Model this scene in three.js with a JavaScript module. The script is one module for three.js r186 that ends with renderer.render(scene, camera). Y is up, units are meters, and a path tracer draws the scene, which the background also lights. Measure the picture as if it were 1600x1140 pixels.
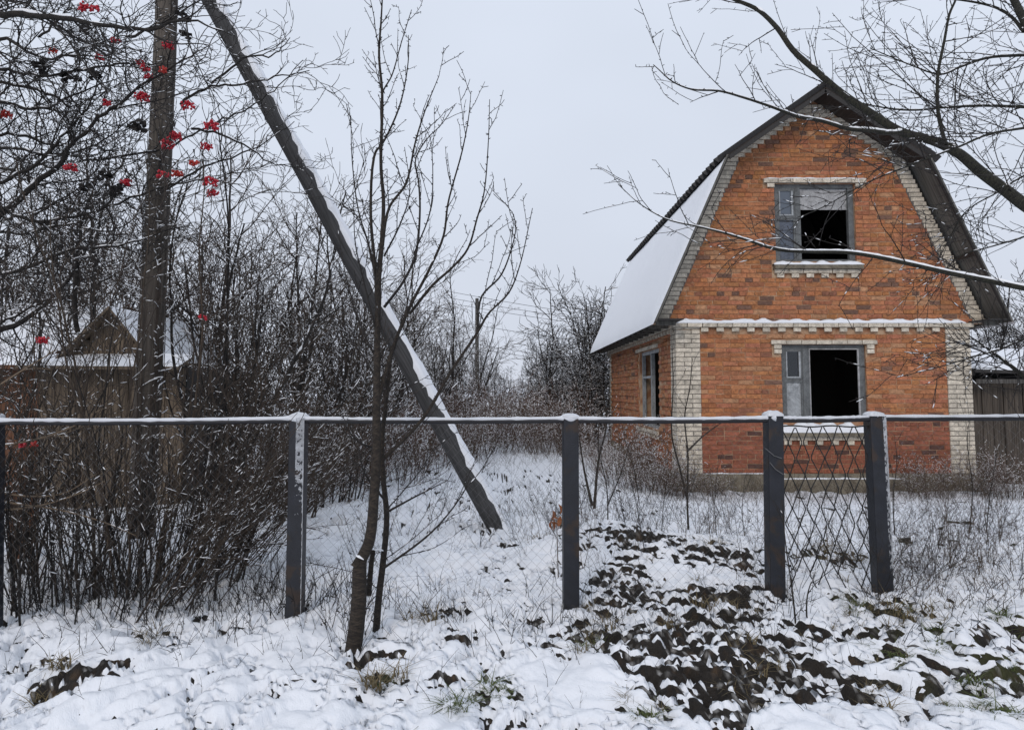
import * as THREE from 'three';
import { mergeGeometries } from 'three/addons/utils/BufferGeometryUtils.js';
import { createNoise2D, createNoise3D } from 'simplex-noise';

// ------------------------------------------------------------------ camera, sky, sun, exposure
const F = 1090, CY = 529, PITCH = 4.2 * Math.PI / 180, EYE = 1.6;
const scene = new THREE.Scene();
const camera = new THREE.PerspectiveCamera(2 * Math.atan(570 / F) * 180 / Math.PI, 1600 / 1140, 0.1, 3000);
camera.position.set(0, EYE, 0);
camera.rotation.set(PITCH, 0, 0);
camera.setViewOffset(1600, 1140, 0, 41, 1600, 1140);

function rngOf(seed) {
  let s = (seed * 2654435761) >>> 0 || 1;
  return () => { s = (s + 0x6D2B79F5) | 0; let t = Math.imul(s ^ (s >>> 15), 1 | s); t = (t + Math.imul(t ^ (t >>> 7), 61 | t)) ^ t; return ((t ^ (t >>> 14)) >>> 0) / 4294967296; };
}
const n2 = createNoise2D(rngOf(11)), n2b = createNoise2D(rngOf(12)), n3 = createNoise3D(rngOf(13));

{ // overcast sky: brighter towards the zenith, faint cloud mottling
  const W = 512, H = 256, d = new Float32Array(W * H * 4);
  for (let j = 0; j < H; j++) for (let i = 0; i < W; i++) {
    const el = ((j + 0.5) / H - 0.5) * Math.PI, az = (i + 0.5) / W * 2 * Math.PI;
    const y = Math.sin(el), c = Math.cos(el), x = Math.cos(az) * c, z = Math.sin(az) * c;
    const up = Math.max(0, y);
    const cl = 0.5 * n3(x * 1.6, y * 3.2, z * 1.6) + 0.3 * n3(x * 3.7 + 5, y * 7, z * 3.7) + 0.15 * n3(x * 8, y * 15 + 3, z * 8);
    const g = (0.86 + 0.16 * Math.pow(up, 0.8)) * (1 + 0.05 * cl);
    const warm = Math.exp(-up * 7);
    const k = (j * W + i) * 4;
    d[k] = g * (0.69 + 0.01 * warm); d[k + 1] = g * (0.752 - 0.012 * warm); d[k + 2] = g * (0.868 - 0.03 * warm); d[k + 3] = 1;
    if (y < -0.02) { d[k] *= 0.75; d[k + 1] *= 0.75; d[k + 2] *= 0.75; }
  }
  const t = new THREE.DataTexture(d, W, H, THREE.RGBAFormat, THREE.FloatType);
  t.mapping = THREE.EquirectangularReflectionMapping; t.magFilter = THREE.LinearFilter; t.minFilter = THREE.LinearFilter; t.needsUpdate = true;
  scene.background = t; scene.environment = t;
}
const sun = new THREE.DirectionalLight(0xfff1e2, 0.95);
sun.position.set(-10, 19, 22); sun.target.position.set(2, 0, -10);
sun.castShadow = true; sun.shadow.radius = 40; sun.shadow.mapSize.set(2048, 2048);
Object.assign(sun.shadow.camera, { left: -25, right: 25, top: 25, bottom: -25, near: 1, far: 90 });
scene.add(sun, sun.target);


const renderer = new THREE.WebGLRenderer({ antialias: true });
renderer.toneMapping = THREE.LinearToneMapping;
renderer.toneMappingExposure = 1.07;
renderer.shadowMap.enabled = true;

// ------------------------------------------------------------------ helpers
const V = (x, y, z) => new THREE.Vector3(x, y, z);
const lerp = (a, b, t) => a + (b - a) * t, clamp = (x, a = 0, b = 1) => Math.min(b, Math.max(a, x));
const sst = (a, b, x) => { const t = clamp((x - a) / (b - a)); return t * t * (3 - 2 * t); };
// a direction seen in the photograph taken to a real distance Z in front of the camera
function P(px, py, Z) {
  const u = (px - 800) / F, v = (CY - py) / F, t = Z / (Math.cos(PITCH) - v * Math.sin(PITCH));
  return V(u * t, EYE + t * (v * Math.cos(PITCH) + Math.sin(PITCH)), -Z);
}
const used = {};
function numbered(name) { const n = used[name] ?? 0; used[name] = n + 1; return n ? name + '_' + String(n).padStart(3, '0') : name; }
function shade(m) { m.castShadow = true; m.receiveShadow = true; return m; }
function tag(o, label, category, group) { o.userData.label = label; o.userData.category = category; if (group) o.userData.group = group; return o; }
class Thing {
  constructor(name, label, category, base, group) {
    this.o = new THREE.Group(); this.o.name = numbered(name); this.o.position.copy(base); this.base = base.clone(); scene.add(this.o);
    tag(this.o, label, category, group);
  }
  part(name, geo, mat, parent, extra) { // geometry in world coordinates
    const g = geo; g.translate(-this.base.x, -this.base.y, -this.base.z);
    const m = shade(new THREE.Mesh(g, mat)); m.name = name; (parent ?? this.o).add(m);
    if (extra) Object.assign(m.userData, extra);
    return m;
  }
  piece(name, geo, mat, pos, parent) { // shared geometry placed at a world position
    const m = shade(new THREE.Mesh(geo, mat)); m.name = name; m.position.copy(pos).sub(this.base); (parent ?? this.o).add(m); return m;
  }
}
function struct(name, geo, mat) { const m = shade(new THREE.Mesh(geo, mat)); m.name = name; m.userData.kind = 'structure'; scene.add(m); return m; }
function box(x0, x1, y0, y1, z0, z1) {
  const g = new THREE.BoxGeometry(Math.abs(x1 - x0), Math.abs(y1 - y0), Math.abs(z1 - z0));
  g.translate((x0 + x1) / 2, (y0 + y1) / 2, (z0 + z1) / 2); return uvMetres(g);
}
function uvMetres(g) { // planar uv in metres by the face's main axis
  const p = g.attributes.position, n = g.attributes.normal, uv = new Float32Array(p.count * 2);
  for (let i = 0; i < p.count; i++) {
    const ax = Math.abs(n.getX(i)), ay = Math.abs(n.getY(i)), az = Math.abs(n.getZ(i));
    const [a, b] = ay > ax && ay > az ? [p.getX(i), p.getZ(i)] : ax > az ? [p.getZ(i), p.getY(i)] : [p.getX(i), p.getY(i)];
    uv[2 * i] = a; uv[2 * i + 1] = b;
  }
  g.setAttribute('uv', new THREE.BufferAttribute(uv, 2)); return g;
}
function prism(pts, z0, z1) { // polygon in x,y extruded between two z
  const s = new THREE.Shape(pts.map(([x, y]) => new THREE.Vector2(x, y)));
  const g = new THREE.ExtrudeGeometry(s, { depth: Math.abs(z1 - z0), bevelEnabled: false }); g.translate(0, 0, Math.min(z0, z1)); return uvMetres(g);
}
function plate(pts, holes, z0, z1) {
  const s = new THREE.Shape(pts.map(([x, y]) => new THREE.Vector2(x, y)));
  for (const [x0, x1, y0, y1] of holes) s.holes.push(new THREE.Path([[x0, y0], [x0, y1], [x1, y1], [x1, y0]].map(([x, y]) => new THREE.Vector2(x, y))));
  const g = new THREE.ExtrudeGeometry(s, { depth: Math.abs(z1 - z0), bevelEnabled: false }); g.translate(0, 0, Math.min(z0, z1)); return uvMetres(g);
}
function colour(g, r, gg, b) { const n = g.attributes.position.count, c = new Float32Array(n * 3); for (let i = 0; i < n; i++) { c[3 * i] = r; c[3 * i + 1] = gg; c[3 * i + 2] = b; } g.setAttribute('color', new THREE.BufferAttribute(c, 3)); return g; }
function merged(list) { return mergeGeometries(list.map(g => { const h = g.index ? g.toNonIndexed() : g; return h; }), false); }

// ------------------------------------------------------------------ textures and materials
function tex(w, h, fn, { srgb = false, rx = 1, ry = 1 } = {}) {
  const d = new Uint8Array(w * h * 4);
  for (let j = 0; j < h; j++) for (let i = 0; i < w; i++) { const c = fn(i / w, j / h), k = (j * w + i) * 4; d[k] = clamp(c[0]) * 255; d[k + 1] = clamp(c[1] ?? c[0]) * 255; d[k + 2] = clamp(c[2] ?? c[0]) * 255; d[k + 3] = 255; }
  const t = new THREE.DataTexture(d, w, h, THREE.RGBAFormat); t.wrapS = t.wrapT = THREE.RepeatWrapping; t.magFilter = THREE.LinearFilter; t.minFilter = THREE.LinearMipmapLinearFilter; t.generateMipmaps = true;
  if (srgb) t.colorSpace = THREE.SRGBColorSpace; t.repeat.set(rx, ry); t.needsUpdate = true; return t;
}
// noise that tiles over the unit square
function tn(u, v, fx, fy, off = 0) {
  const a = u * 2 * Math.PI, b = v * 2 * Math.PI, k = 1 / (2 * Math.PI);
  return n3(Math.cos(a) * fx * k + off, Math.sin(a) * fx * k + Math.cos(b) * fy * k, Math.sin(b) * fy * k + off * 1.7);
}
const fb = (u, v, f, o = 0) => 0.5 + 0.28 * tn(u, v, f, f, o) + 0.16 * tn(u, v, f * 2.1, f * 2.1, o + 3) + 0.1 * tn(u, v, f * 4.3, f * 4.3, o + 7) + 0.06 * tn(u, v, f * 9, f * 9, o + 9);
const grit = tex(512, 512, (u, v) => [fb(u, v, 14)], { rx: 2.2, ry: 2.2 });
const gritFine = tex(512, 512, (u, v) => [fb(u, v, 30, 4)], { rx: 3, ry: 3 });
const tone = tex(512, 512, (u, v) => { const a = 0.70 + 0.5 * (fb(u, v, 7, 2) - 0.5) + 0.5 * (fb(u, v, 30, 5) - 0.5); return [a, a * 0.985, a * 0.96]; }, { rx: 0.9, ry: 0.9 });
const rgb = (r, g, b) => new THREE.Color().setRGB(r, g, b);
const std = (c, o = {}) => new THREE.MeshStandardMaterial({ color: c, roughness: 0.9, ...o });
const M = {};
M.snow = std(rgb(0.80, 0.825, 0.87), { roughness: 0.85, bumpMap: gritFine, bumpScale: 0.0022 });
M.branchSnow = std(rgb(0.86, 0.875, 0.90), { roughness: 0.9 });
M.frost = std(rgb(0.50, 0.53, 0.58), { roughness: 0.8, map: tone, bumpMap: gritFine, bumpScale: 0.004 });
M.soil = std(rgb(1, 1, 1), { vertexColors: true, roughness: 1, map: tone, bumpMap: grit, bumpScale: 0.02 });
M.brick = std(rgb(1.25, 1.25, 1.25), { vertexColors: true, roughness: 0.95, map: tex(512, 512, (u, v) => { const a = 0.74 + 0.55 * (fb(u, v, 9, 2) - 0.5) + 0.5 * (fb(u, v, 26, 5) - 0.5); return [a, a * 0.99, a * 0.97]; }, { rx: 1.3, ry: 1.3 }), bumpMap: grit, bumpScale: 0.006 });
M.whiteBrick = std(rgb(1.38, 1.36, 1.33), { vertexColors: true, roughness: 0.95, map: tone, bumpMap: gritFine, bumpScale: 0.004 });
M.mortar = std(rgb(1, 1, 1), { roughness: 1, bumpMap: grit, bumpScale: 0.01, map: tex(512, 512, (u, v) => { const w = sst(-0.25, 0.3, fb(u, v, 5, 8) - 0.5 + 0.1 * fb(u, v, 20, 1)); return [lerp(0.60, 0.74, w), lerp(0.42, 0.63, w), lerp(0.31, 0.52, w)]; }, { srgb: true, rx: 0.5, ry: 0.5 }) });
M.jointDark = std(rgb(0.13, 0.12, 0.11), { roughness: 1, bumpMap: grit, bumpScale: 0.006 });
M.concrete = std(rgb(0.30, 0.27, 0.22), { map: tex(512, 512, (u, v) => { const a = 0.72 + 0.8 * (fb(u, v, 4, 6) - 0.5) + 0.3 * (fb(u, v, 22, 5) - 0.5); return [a, a * 0.97, a * 0.9]; }, { rx: 0.6, ry: 0.6 }), bumpMap: grit, bumpScale: 0.02 });
const woodTex = (dark, light, f = 1) => tex(256, 512, (u, v) => { const g = 0.5 + 0.3 * tn(u, v, 26, 2.2, 1) + 0.2 * tn(u, v, 60, 4, 2) + 0.15 * tn(u, v, 5, 3, 5); return [lerp(dark[0], light[0], g), lerp(dark[1], light[1], g), lerp(dark[2], light[2], g)]; }, { srgb: true, rx: f, ry: f * 0.5 });
const woodBump = tex(256, 512, (u, v) => [0.5 + 0.35 * tn(u, v, 30, 2, 1) + 0.2 * tn(u, v, 70, 4, 2)], { rx: 1, ry: 0.5 });
M.greyBoard = std(rgb(1, 1, 1), { map: woodTex([0.20, 0.19, 0.18], [0.40, 0.39, 0.38], 1.2), bumpMap: woodBump, bumpScale: 0.008 });
M.agedBoard = std(rgb(1, 1, 1), { map: woodTex([0.17, 0.15, 0.13], [0.40, 0.365, 0.33], 1.1), bumpMap: woodBump, bumpScale: 0.012 });
M.brownBoard = std(rgb(1, 1, 1), { map: woodTex([0.27, 0.235, 0.20], [0.53, 0.47, 0.40], 1.2), bumpMap: woodBump, bumpScale: 0.008 });
M.redBoard = std(rgb(1, 1, 1), { map: woodTex([0.30, 0.20, 0.14], [0.46, 0.31, 0.22], 1), bumpMap: woodBump, bumpScale: 0.006 });
M.poleWood = std(rgb(1, 1, 1), { map: woodTex([0.24, 0.22, 0.20], [0.42, 0.39, 0.36], 1.4), bumpMap: woodBump, bumpScale: 0.01, roughness: 0.9 });
M.strut = std(rgb(1, 1, 1), { map: woodTex([0.16, 0.16, 0.165], [0.31, 0.31, 0.315], 1.4), bumpMap: woodBump, bumpScale: 0.006, roughness: 0.85 });
M.roofDark = std(rgb(0.035, 0.033, 0.032), { roughness: 0.85, bumpMap: woodBump, bumpScale: 0.006 });
M.soffit = std(rgb(1, 1, 1), { map: woodTex([0.27, 0.265, 0.25], [0.46, 0.455, 0.435], 0.7), bumpMap: woodBump, bumpScale: 0.004, roughness: 0.9 });
M.soffitBrown = std(rgb(1, 1, 1), { map: woodTex([0.15, 0.125, 0.11], [0.27, 0.235, 0.21], 0.9), bumpMap: woodBump, bumpScale: 0.006, roughness: 0.9 });
M.frame = std(rgb(0.115, 0.125, 0.132), { roughness: 0.75, map: tone, bumpMap: woodBump, bumpScale: 0.003 });
M.frame.color.multiplyScalar(1.4);
M.panelPale = std(rgb(0.42, 0.455, 0.49), { roughness: 0.6, map: tone });
M.film = std(rgb(0.115, 0.14, 0.19), { roughness: 0.35, map: tone, bumpMap: grit, bumpScale: 0.01 });
M.blind = std(rgb(0.46, 0.47, 0.49), { roughness: 0.8, map: tone });
M.glass = new THREE.MeshPhysicalMaterial({ color: rgb(0.85, 0.9, 0.95), roughness: 0.03, transmission: 1, thickness: 0, ior: 1.5 });
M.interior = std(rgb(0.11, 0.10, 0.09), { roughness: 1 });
M.steel = std(rgb(1, 1, 1), { roughness: 0.5, metalness: 0.25, bumpMap: gritFine, bumpScale: 0.002,
  map: tex(256, 512, (u, v) => { const r = sst(0.02, 0.22, fb(u, v, 5, 3) - 0.55); const d = 0.9 + 0.3 * (fb(u, v, 12, 1) - 0.5); return [lerp(0.155, 0.235, r) * d, lerp(0.165, 0.19, r) * d, lerp(0.195, 0.165, r) * d]; }, { srgb: true, rx: 0.8, ry: 0.8 }) });
M.rail = std(rgb(0.022, 0.022, 0.026), { roughness: 0.6, metalness: 0.3 });
M.wire = std(rgb(0.022, 0.021, 0.02), { roughness: 0.7, metalness: 0.3 });
M.wireGrey = std(rgb(0.16, 0.16, 0.165), { roughness: 0.6, metalness: 0.4 });
const barkTex = (a, b) => tex(256, 512, (u, v) => { const g = clamp(0.5 + 0.5 * tn(u, v, 9, 9, 1) + 0.35 * tn(u, v, 22, 30, 2)); return [lerp(a[0], b[0], g), lerp(a[1], b[1], g), lerp(a[2], b[2], g)]; }, { srgb: true, rx: 1, ry: 2 });
M.barkDark = std(rgb(1, 1, 1), { map: barkTex([0.10, 0.09, 0.085], [0.20, 0.18, 0.165]), bumpMap: grit, bumpScale: 0.006 });
M.barkSapling = std(rgb(1, 1, 1), { map: barkTex([0.12, 0.10, 0.085], [0.27, 0.235, 0.20]), bumpMap: grit, bumpScale: 0.006 });
M.barkApple = std(rgb(1, 1, 1), { map: barkTex([0.13, 0.125, 0.11], [0.24, 0.24, 0.19]), bumpMap: grit, bumpScale: 0.008 });
M.barkBrown = std(rgb(1, 1, 1), { map: barkTex([0.20, 0.165, 0.135], [0.36, 0.31, 0.26]), bumpMap: grit, bumpScale: 0.004 });
M.barkTan = std(rgb(0.17, 0.125, 0.085));
M.twig = std(rgb(0.020, 0.017, 0.0155)); M.twigBrown = std(rgb(0.046, 0.034, 0.026)); M.twigRed = std(rgb(0.105, 0.062, 0.044)); M.twigDry = std(rgb(0.075, 0.052, 0.034));
M.berry = std(rgb(0.44, 0.008, 0.024), { roughness: 0.35 }); M.berryDull = std(rgb(0.42, 0.03, 0.02), { roughness: 0.5 });
M.witheredDark = std(rgb(0.020, 0.017, 0.016)); M.leafRust = std(rgb(0.24, 0.085, 0.03)); M.grassGreen = std(rgb(0.075, 0.095, 0.025)); M.grassDry = std(rgb(0.16, 0.125, 0.065));
for (const k of ['leafRust', 'grassGreen', 'grassDry', 'witheredDark']) M[k].side = THREE.DoubleSide;

// ------------------------------------------------------------------ ground and snow
const Zs = [[0, 0, 0.03], [2.5, 0.0, 0.03], [3.3, 0.055, 0.035], [4.5, 0.2, 0.048], [7.4, 0.13, 0.012], [12, 0.0, 0], [20, 0.06, 0], [40, 0.15, 0], [120, 0.6, 0], [900, 3, 0]];
function baseY(x, z) {
  const Z = -z; let i = 0; while (i < Zs.length - 2 && Z > Zs[i + 1][0]) i++;
  const a = Zs[i], b = Zs[i + 1], t = sst(0, 1, clamp((Z - a[0]) / (b[0] - a[0]))), xc = clamp(x, -7, 7);
  let y = lerp(a[1] + a[2] * xc, b[1] + b[2] * xc, t);
  y -= 0.17 * sst(0.8, 2.8, x) * sst(8, 11, Z) * (1 - sst(14, 24, Z)); // hollow by the house
  return y;
}
function hit(px, py) { // where a sight line meets the ground
  let lo = 1.5, hi = 60; for (let i = 0; i < 40; i++) { const m = (lo + hi) / 2, p = P(px, py, m); if (p.y > baseY(p.x, p.z)) lo = m; else hi = m; }
  const p = P(px, py, lo); p.y = baseY(p.x, p.z); return p;
}
const heaps = [[0.72, -5.75, 0.62, 0.5, 0.25], [1.55, -5.5, 0.6, 0.5, 0.13], [1.1, -3.75, 0.55, 0.4, 0.07], [-1.6, -3.5, 0.5, 0.35, 0.05]];
const dirtSpots = [[930, 858, 0.34, 1], [1010, 885, 0.34, 0.95], [870, 855, 0.26, 0.8], [1110, 890, 0.34, 0.7], [1180, 905, 0.25, 0.6], [960, 915, 0.2, 0.8], [1000, 940, 0.3, 0.8], [930, 985, 0.22, 0.8], [1000, 1005, 0.27, 0.95], [1080, 1000, 0.3, 1], [1180, 1040, 0.28, 1], [1245, 1070, 0.22, 1], [1110, 1080, 0.3, 1], [1040, 1060, 0.2, 0.9], [1320, 1085, 0.16, 0.9], [1180, 970, 0.2, 0.75], [1120, 950, 0.3, 0.8],
  [1400, 960, 0.2, 0.6], [1470, 985, 0.22, 0.45], [1500, 1085, 0.16, 0.7], [1560, 960, 0.18, 0.45], [1420, 1030, 0.2, 0.4], [1560, 1070, 0.18, 0.65], [1380, 1010, 0.2, 0.6], [1550, 1010, 0.15, 0.5], [1250, 990, 0.18, 0.55],
  [100, 1080, 0.13, 0.9], [165, 1068, 0.1, 1], [40, 1045, 0.14, 0.6], [220, 1000, 0.07, 0.8], [600, 1078, 0.10, 0.95], [560, 1045, 0.1, 0.6], [690, 1085, 0.1, 0.6], [780, 1085, 0.1, 0.7], [720, 1005, 0.09, 0.8], [860, 1010, 0.1, 0.7], [310, 975, 0.08, 0.7], [480, 960, 0.1, 0.6], [690, 965, 0.14, 0.8], [800, 860, 0.25, 0.6], [770, 905, 0.15, 0.5], [1300, 885, 0.3, 0.8], [1290, 800, 0.25, 0.6], [1370, 800, 0.3, 0.45], [1500, 860, 0.4, 0.4], [760, 838, 0.16, 0.9], [30, 980, 0.15, 0.5], [300, 1010, 0.2, 0.3]]
  .map(([px, py, r, s]) => { const h = hit(px, py); return [h.x, h.z, r, s]; });
function dirtAt(x, z) { let d = 0; for (const [a, b, r, s] of dirtSpots) { const q = ((x - a) ** 2 + (z - b) ** 2 * 1.5) / (r * r); if (q < 5) d = Math.max(d, s * Math.exp(-q * 0.7)) + 0.12 * s * Math.exp(-q); } return clamp(d, 0, 1.15); }
function hash(i, j, k) { let h = Math.imul(i, 374761393) + Math.imul(j, 668265263) + Math.imul(k, 982451653); h = Math.imul(h ^ (h >>> 13), 1274126177); return ((h ^ (h >>> 16)) >>> 0) / 4294967296; }
function clods(x, z, s, k) {
  const X = x / s, Z = z / s, i0 = Math.floor(X), j0 = Math.floor(Z); let h = 0;
  for (let i = i0 - 1; i <= i0 + 1; i++) for (let j = j0 - 1; j <= j0 + 1; j++) {
    const r = 0.3 + 0.42 * hash(i, j, k), dx = X - i - hash(i, j, k + 1), dz = Z - j - hash(i, j, k + 2), e = 0.7 + 0.6 * hash(i, j, k + 3), d = dx * dx * e + dz * dz / e;
    if (d < r * r) h = Math.max(h, Math.sqrt(r * r - d));
  }
  return h * s;
}
function mounds(x, z) { // rounded elongated hummocks with sharp valleys; v is 1 in the valley lines
  const k = sst(-0.6, 0.9, x); let m = 0, v = 0;
  for (const [sgn, wt] of [[1, k], [-1, 1 - k]]) { if (wt < 0.01) continue;
    const wx = x + 0.09 * n2(x * 1.8, z * 1.8 + 9), wz = z + 0.07 * n2(x * 1.8 + 20, z * 1.8), u = wx * 0.86 + sgn * wz * 0.5, w = -sgn * wx * 0.5 + wz * 0.86;
    const a = Math.abs(n2b(u * 1.7 + 5, w * 4.2)), b = Math.abs(n2b(u * 3.6 + 31, w * 8.5 + 7));
    m += wt * (0.72 * Math.pow(a, 0.75) + 0.3 * Math.pow(b, 0.8)); v += wt * Math.max(1 - sst(0, 0.17, a), 0.9 * (1 - sst(0, 0.19, b)));
  }
  return { m, v };
}
function soilY(x, z, d = dirtAt(x, z)) {
  let y = baseY(x, z);
  const near = 1 - sst(9, 30, -z);
  for (const [a, b, rx, rz, h] of heaps) { const q = ((x - a) / rx) ** 2 + ((z - b) / rz) ** 2; if (q < 8) y += h * Math.exp(-q); }
  y += near * (0.035 * n2(x * 0.7, z * 0.7) + 0.022 * n2(x * 2.1 + 9, z * 2.1) );
  // tussocks combed one way on the left and the other way on the right
  const q = mounds(x, z);
  y += near * (0.088 * (q.m - 0.34) + 0.02 * n2(x * 1.1 + 40, z * 1.6) + d * 0.012 * n2(x * 14, z * 14));
  if (d > 0.05) y += Math.min(1, d * 1.3) * (0.25 * clods(x, z, 0.15, 1) + 0.62 * clods(x, z, 0.075, 9) + 0.6 * clods(x, z, 0.045, 17) - 0.02);
  return y;
}
let surfaceY; // top of snow or soil at a place
{
  const axis = (lo, hi, step, out, far, k) => { const a = []; for (let v = lo; v <= hi; v += step) a.push(v); let v = hi, s = step; while (v < far) { s *= k; v += s; a.push(v); } v = lo; s = step; while (v > out) { s *= k; v -= s; a.unshift(v); } return a; };
  const xs = axis(-3.5, 4.2, 0.0165, -900, 900, 1.14), zd = axis(2.8, 6.5, 0.0165, -6, 900, 1.055);
  const nx = xs.length, nz = zd.length, H = new Float32Array(nx * nz), D = new Float32Array(nx * nz), S = new Float32Array(nx * nz);
  for (let j = 0; j < nz; j++) for (let i = 0; i < nx; i++) { const x = xs[i], z = -zd[j], d = Math.abs(x) < 9 && zd[j] < 16 ? dirtAt(x, z) : 0; D[j * nx + i] = d; H[j * nx + i] = soilY(x, z, d); }
  let B = H; for (let pass = 0; pass < 4; pass++) { const C = new Float32Array(nx * nz); for (let j = 0; j < nz; j++) for (let i = 0; i < nx; i++) { let s = 0, n = 0; for (let b = -1; b <= 1; b++) for (let a = -1; a <= 1; a++) { const ii = i + a, jj = j + b; if (ii >= 0 && jj >= 0 && ii < nx && jj < nz) { s += B[jj * nx + ii]; n++; } } C[j * nx + i] = s / n; } B = C; }
  const col = new Float32Array(nx * nz * 3);
  for (let j = 0; j < nz; j++) for (let i = 0; i < nx; i++) {
    const k = j * nx + i, x = xs[i], z = -zd[j], d = D[k];
    const i0 = Math.max(0, i - 1), i1 = Math.min(nx - 1, i + 1), j0 = Math.max(0, j - 1), j1 = Math.min(nz - 1, j + 1);
    const gx = (H[j * nx + i1] - H[j * nx + i0]) / (xs[i1] - xs[i0]), gz = (H[j1 * nx + i] - H[j0 * nx + i]) / (zd[j1] - zd[j0]); // gz > 0: rises away, so faces the camera
    const steep = Math.hypot(gx, gz), face = Math.max(0, gz);
    const u = x * 0.8 + z * 0.6, w = -x * 0.6 + z * 0.8;
    const a = n2b(u * 3.2 + 20, w * 6.5), b = n2(x * 9 + 3, z * 9), c = n2b(x * 22, z * 26 + 8);
    const m1 = 0.22 * n2(u * 5 + 60, w * 13) + 0.5 * n2b(u * 12 + 9, w * 29) + 0.55 * n2(u * 26, w * 46 + 5), up0 = Math.max(0, -gz) * 0.5;
    let t = 0.0235 + 0.008 * a + 0.004 * b;
    t -= 0.004 * n2(x * 44, z * 40 + 3) + d * (0.0155 + 0.036 * m1 + 0.008 * c) + Math.min(0.05, (0.022 * face + 0.008 * steep) * (0.35 + 1.1 * d)) - Math.min(0.01, up0 * 0.02);
    if (zd[j] < 14) { // bare creases below the hummocks, a few bare spots
      const q = mounds(x, z - 0.012), gate = sst(-0.45, 0.25, n2(x * 1.3 + 77, z * 1.6) + 0.35 * n2(x * 4 + 5, z * 4) + 0.25 * sst(0.5, 2.5, x));
      t -= (0.072 + 0.03 * face) * q.v * gate * sst(-0.7, 0.1, c + 0.6 * b) + 0.03 * sst(0.72, 1, n2(x * 3.3 + 50, z * 6) * 0.7 + 0.35 * c + 0.3 * n2(x * 0.8, z * 0.8 + 30));
    }
    t = 0.05 * Math.tanh(t / 0.028);
    S[k] = lerp(H[k], B[k], 0.6) + t;
    if (t < 0) S[k] = Math.min(S[k], H[k] + t * 0.6);
    const g = sst(0.0, 0.5, n2(x * 1.7 + 8, z * 1.7)) * sst(1.5, 2.6, x), m = 0.75 + 0.5 * (n2b(x * 8, z * 8) * 0.5 + 0.5);
    const leaf = sst(0.45, 0.75, n2(x * 11 + 40, z * 11)) * 0.6, fleck = zd[j] < 9 ? sst(0.42, 0.7, 0.6 * n2(x * 47, z * 47) + 0.5 * n2b(x * 90, z * 90) - 0.25 * steep + 0.26) : 0;
    col[3 * k] = m * lerp(lerp(0.030, 0.06, g), 0.10, leaf); col[3 * k + 1] = m * lerp(lerp(0.025, 0.064, g), 0.062, leaf); col[3 * k + 2] = m * lerp(lerp(0.021, 0.022, g), 0.033, leaf);
    for (let q = 0; q < 3; q++) col[3 * k + q] = lerp(col[3 * k + q] * 0.85, 1.0, fleck * 0.45); // grains of snow caught on the crumbs
  }
  const idx = []; for (let j = 0; j < nz - 1; j++) for (let i = 0; i < nx - 1; i++) { const k = j * nx + i; idx.push(k, k + 1, k + nx, k + 1, k + nx + 1, k + nx); }
  const uv = new Float32Array(nx * nz * 2); for (let j = 0; j < nz; j++) for (let i = 0; i < nx; i++) { uv[2 * (j * nx + i)] = xs[i]; uv[2 * (j * nx + i) + 1] = zd[j]; }
  const sheet = (Y) => { const p = new Float32Array(nx * nz * 3); for (let j = 0; j < nz; j++) for (let i = 0; i < nx; i++) { const k = j * nx + i; p[3 * k] = xs[i]; p[3 * k + 1] = Y[k]; p[3 * k + 2] = -zd[j]; } const g = new THREE.BufferGeometry(); g.setAttribute('position', new THREE.BufferAttribute(p, 3)); g.setAttribute('uv', new THREE.BufferAttribute(uv.slice(), 2)); g.setIndex(idx); g.computeVertexNormals(); return g; };
  const gs = sheet(H); gs.setAttribute('color', new THREE.BufferAttribute(col, 3));
  struct('ground', gs, M.soil); struct('snow', sheet(S), M.snow);
  const find = (arr, v) => { let lo = 0, hi = arr.length - 1; while (hi - lo > 1) { const m = (lo + hi) >> 1; if (arr[m] <= v) lo = m; else hi = m; } return lo; };
  surfaceY = (x, z) => { const i = find(xs, x), j = find(zd, -z), k = j * nx + i; return Math.max(H[k], S[k]); };
}
const onGround = (x, z, sink = 0.03) => V(x, surfaceY(x, z) - sink, z);

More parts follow.
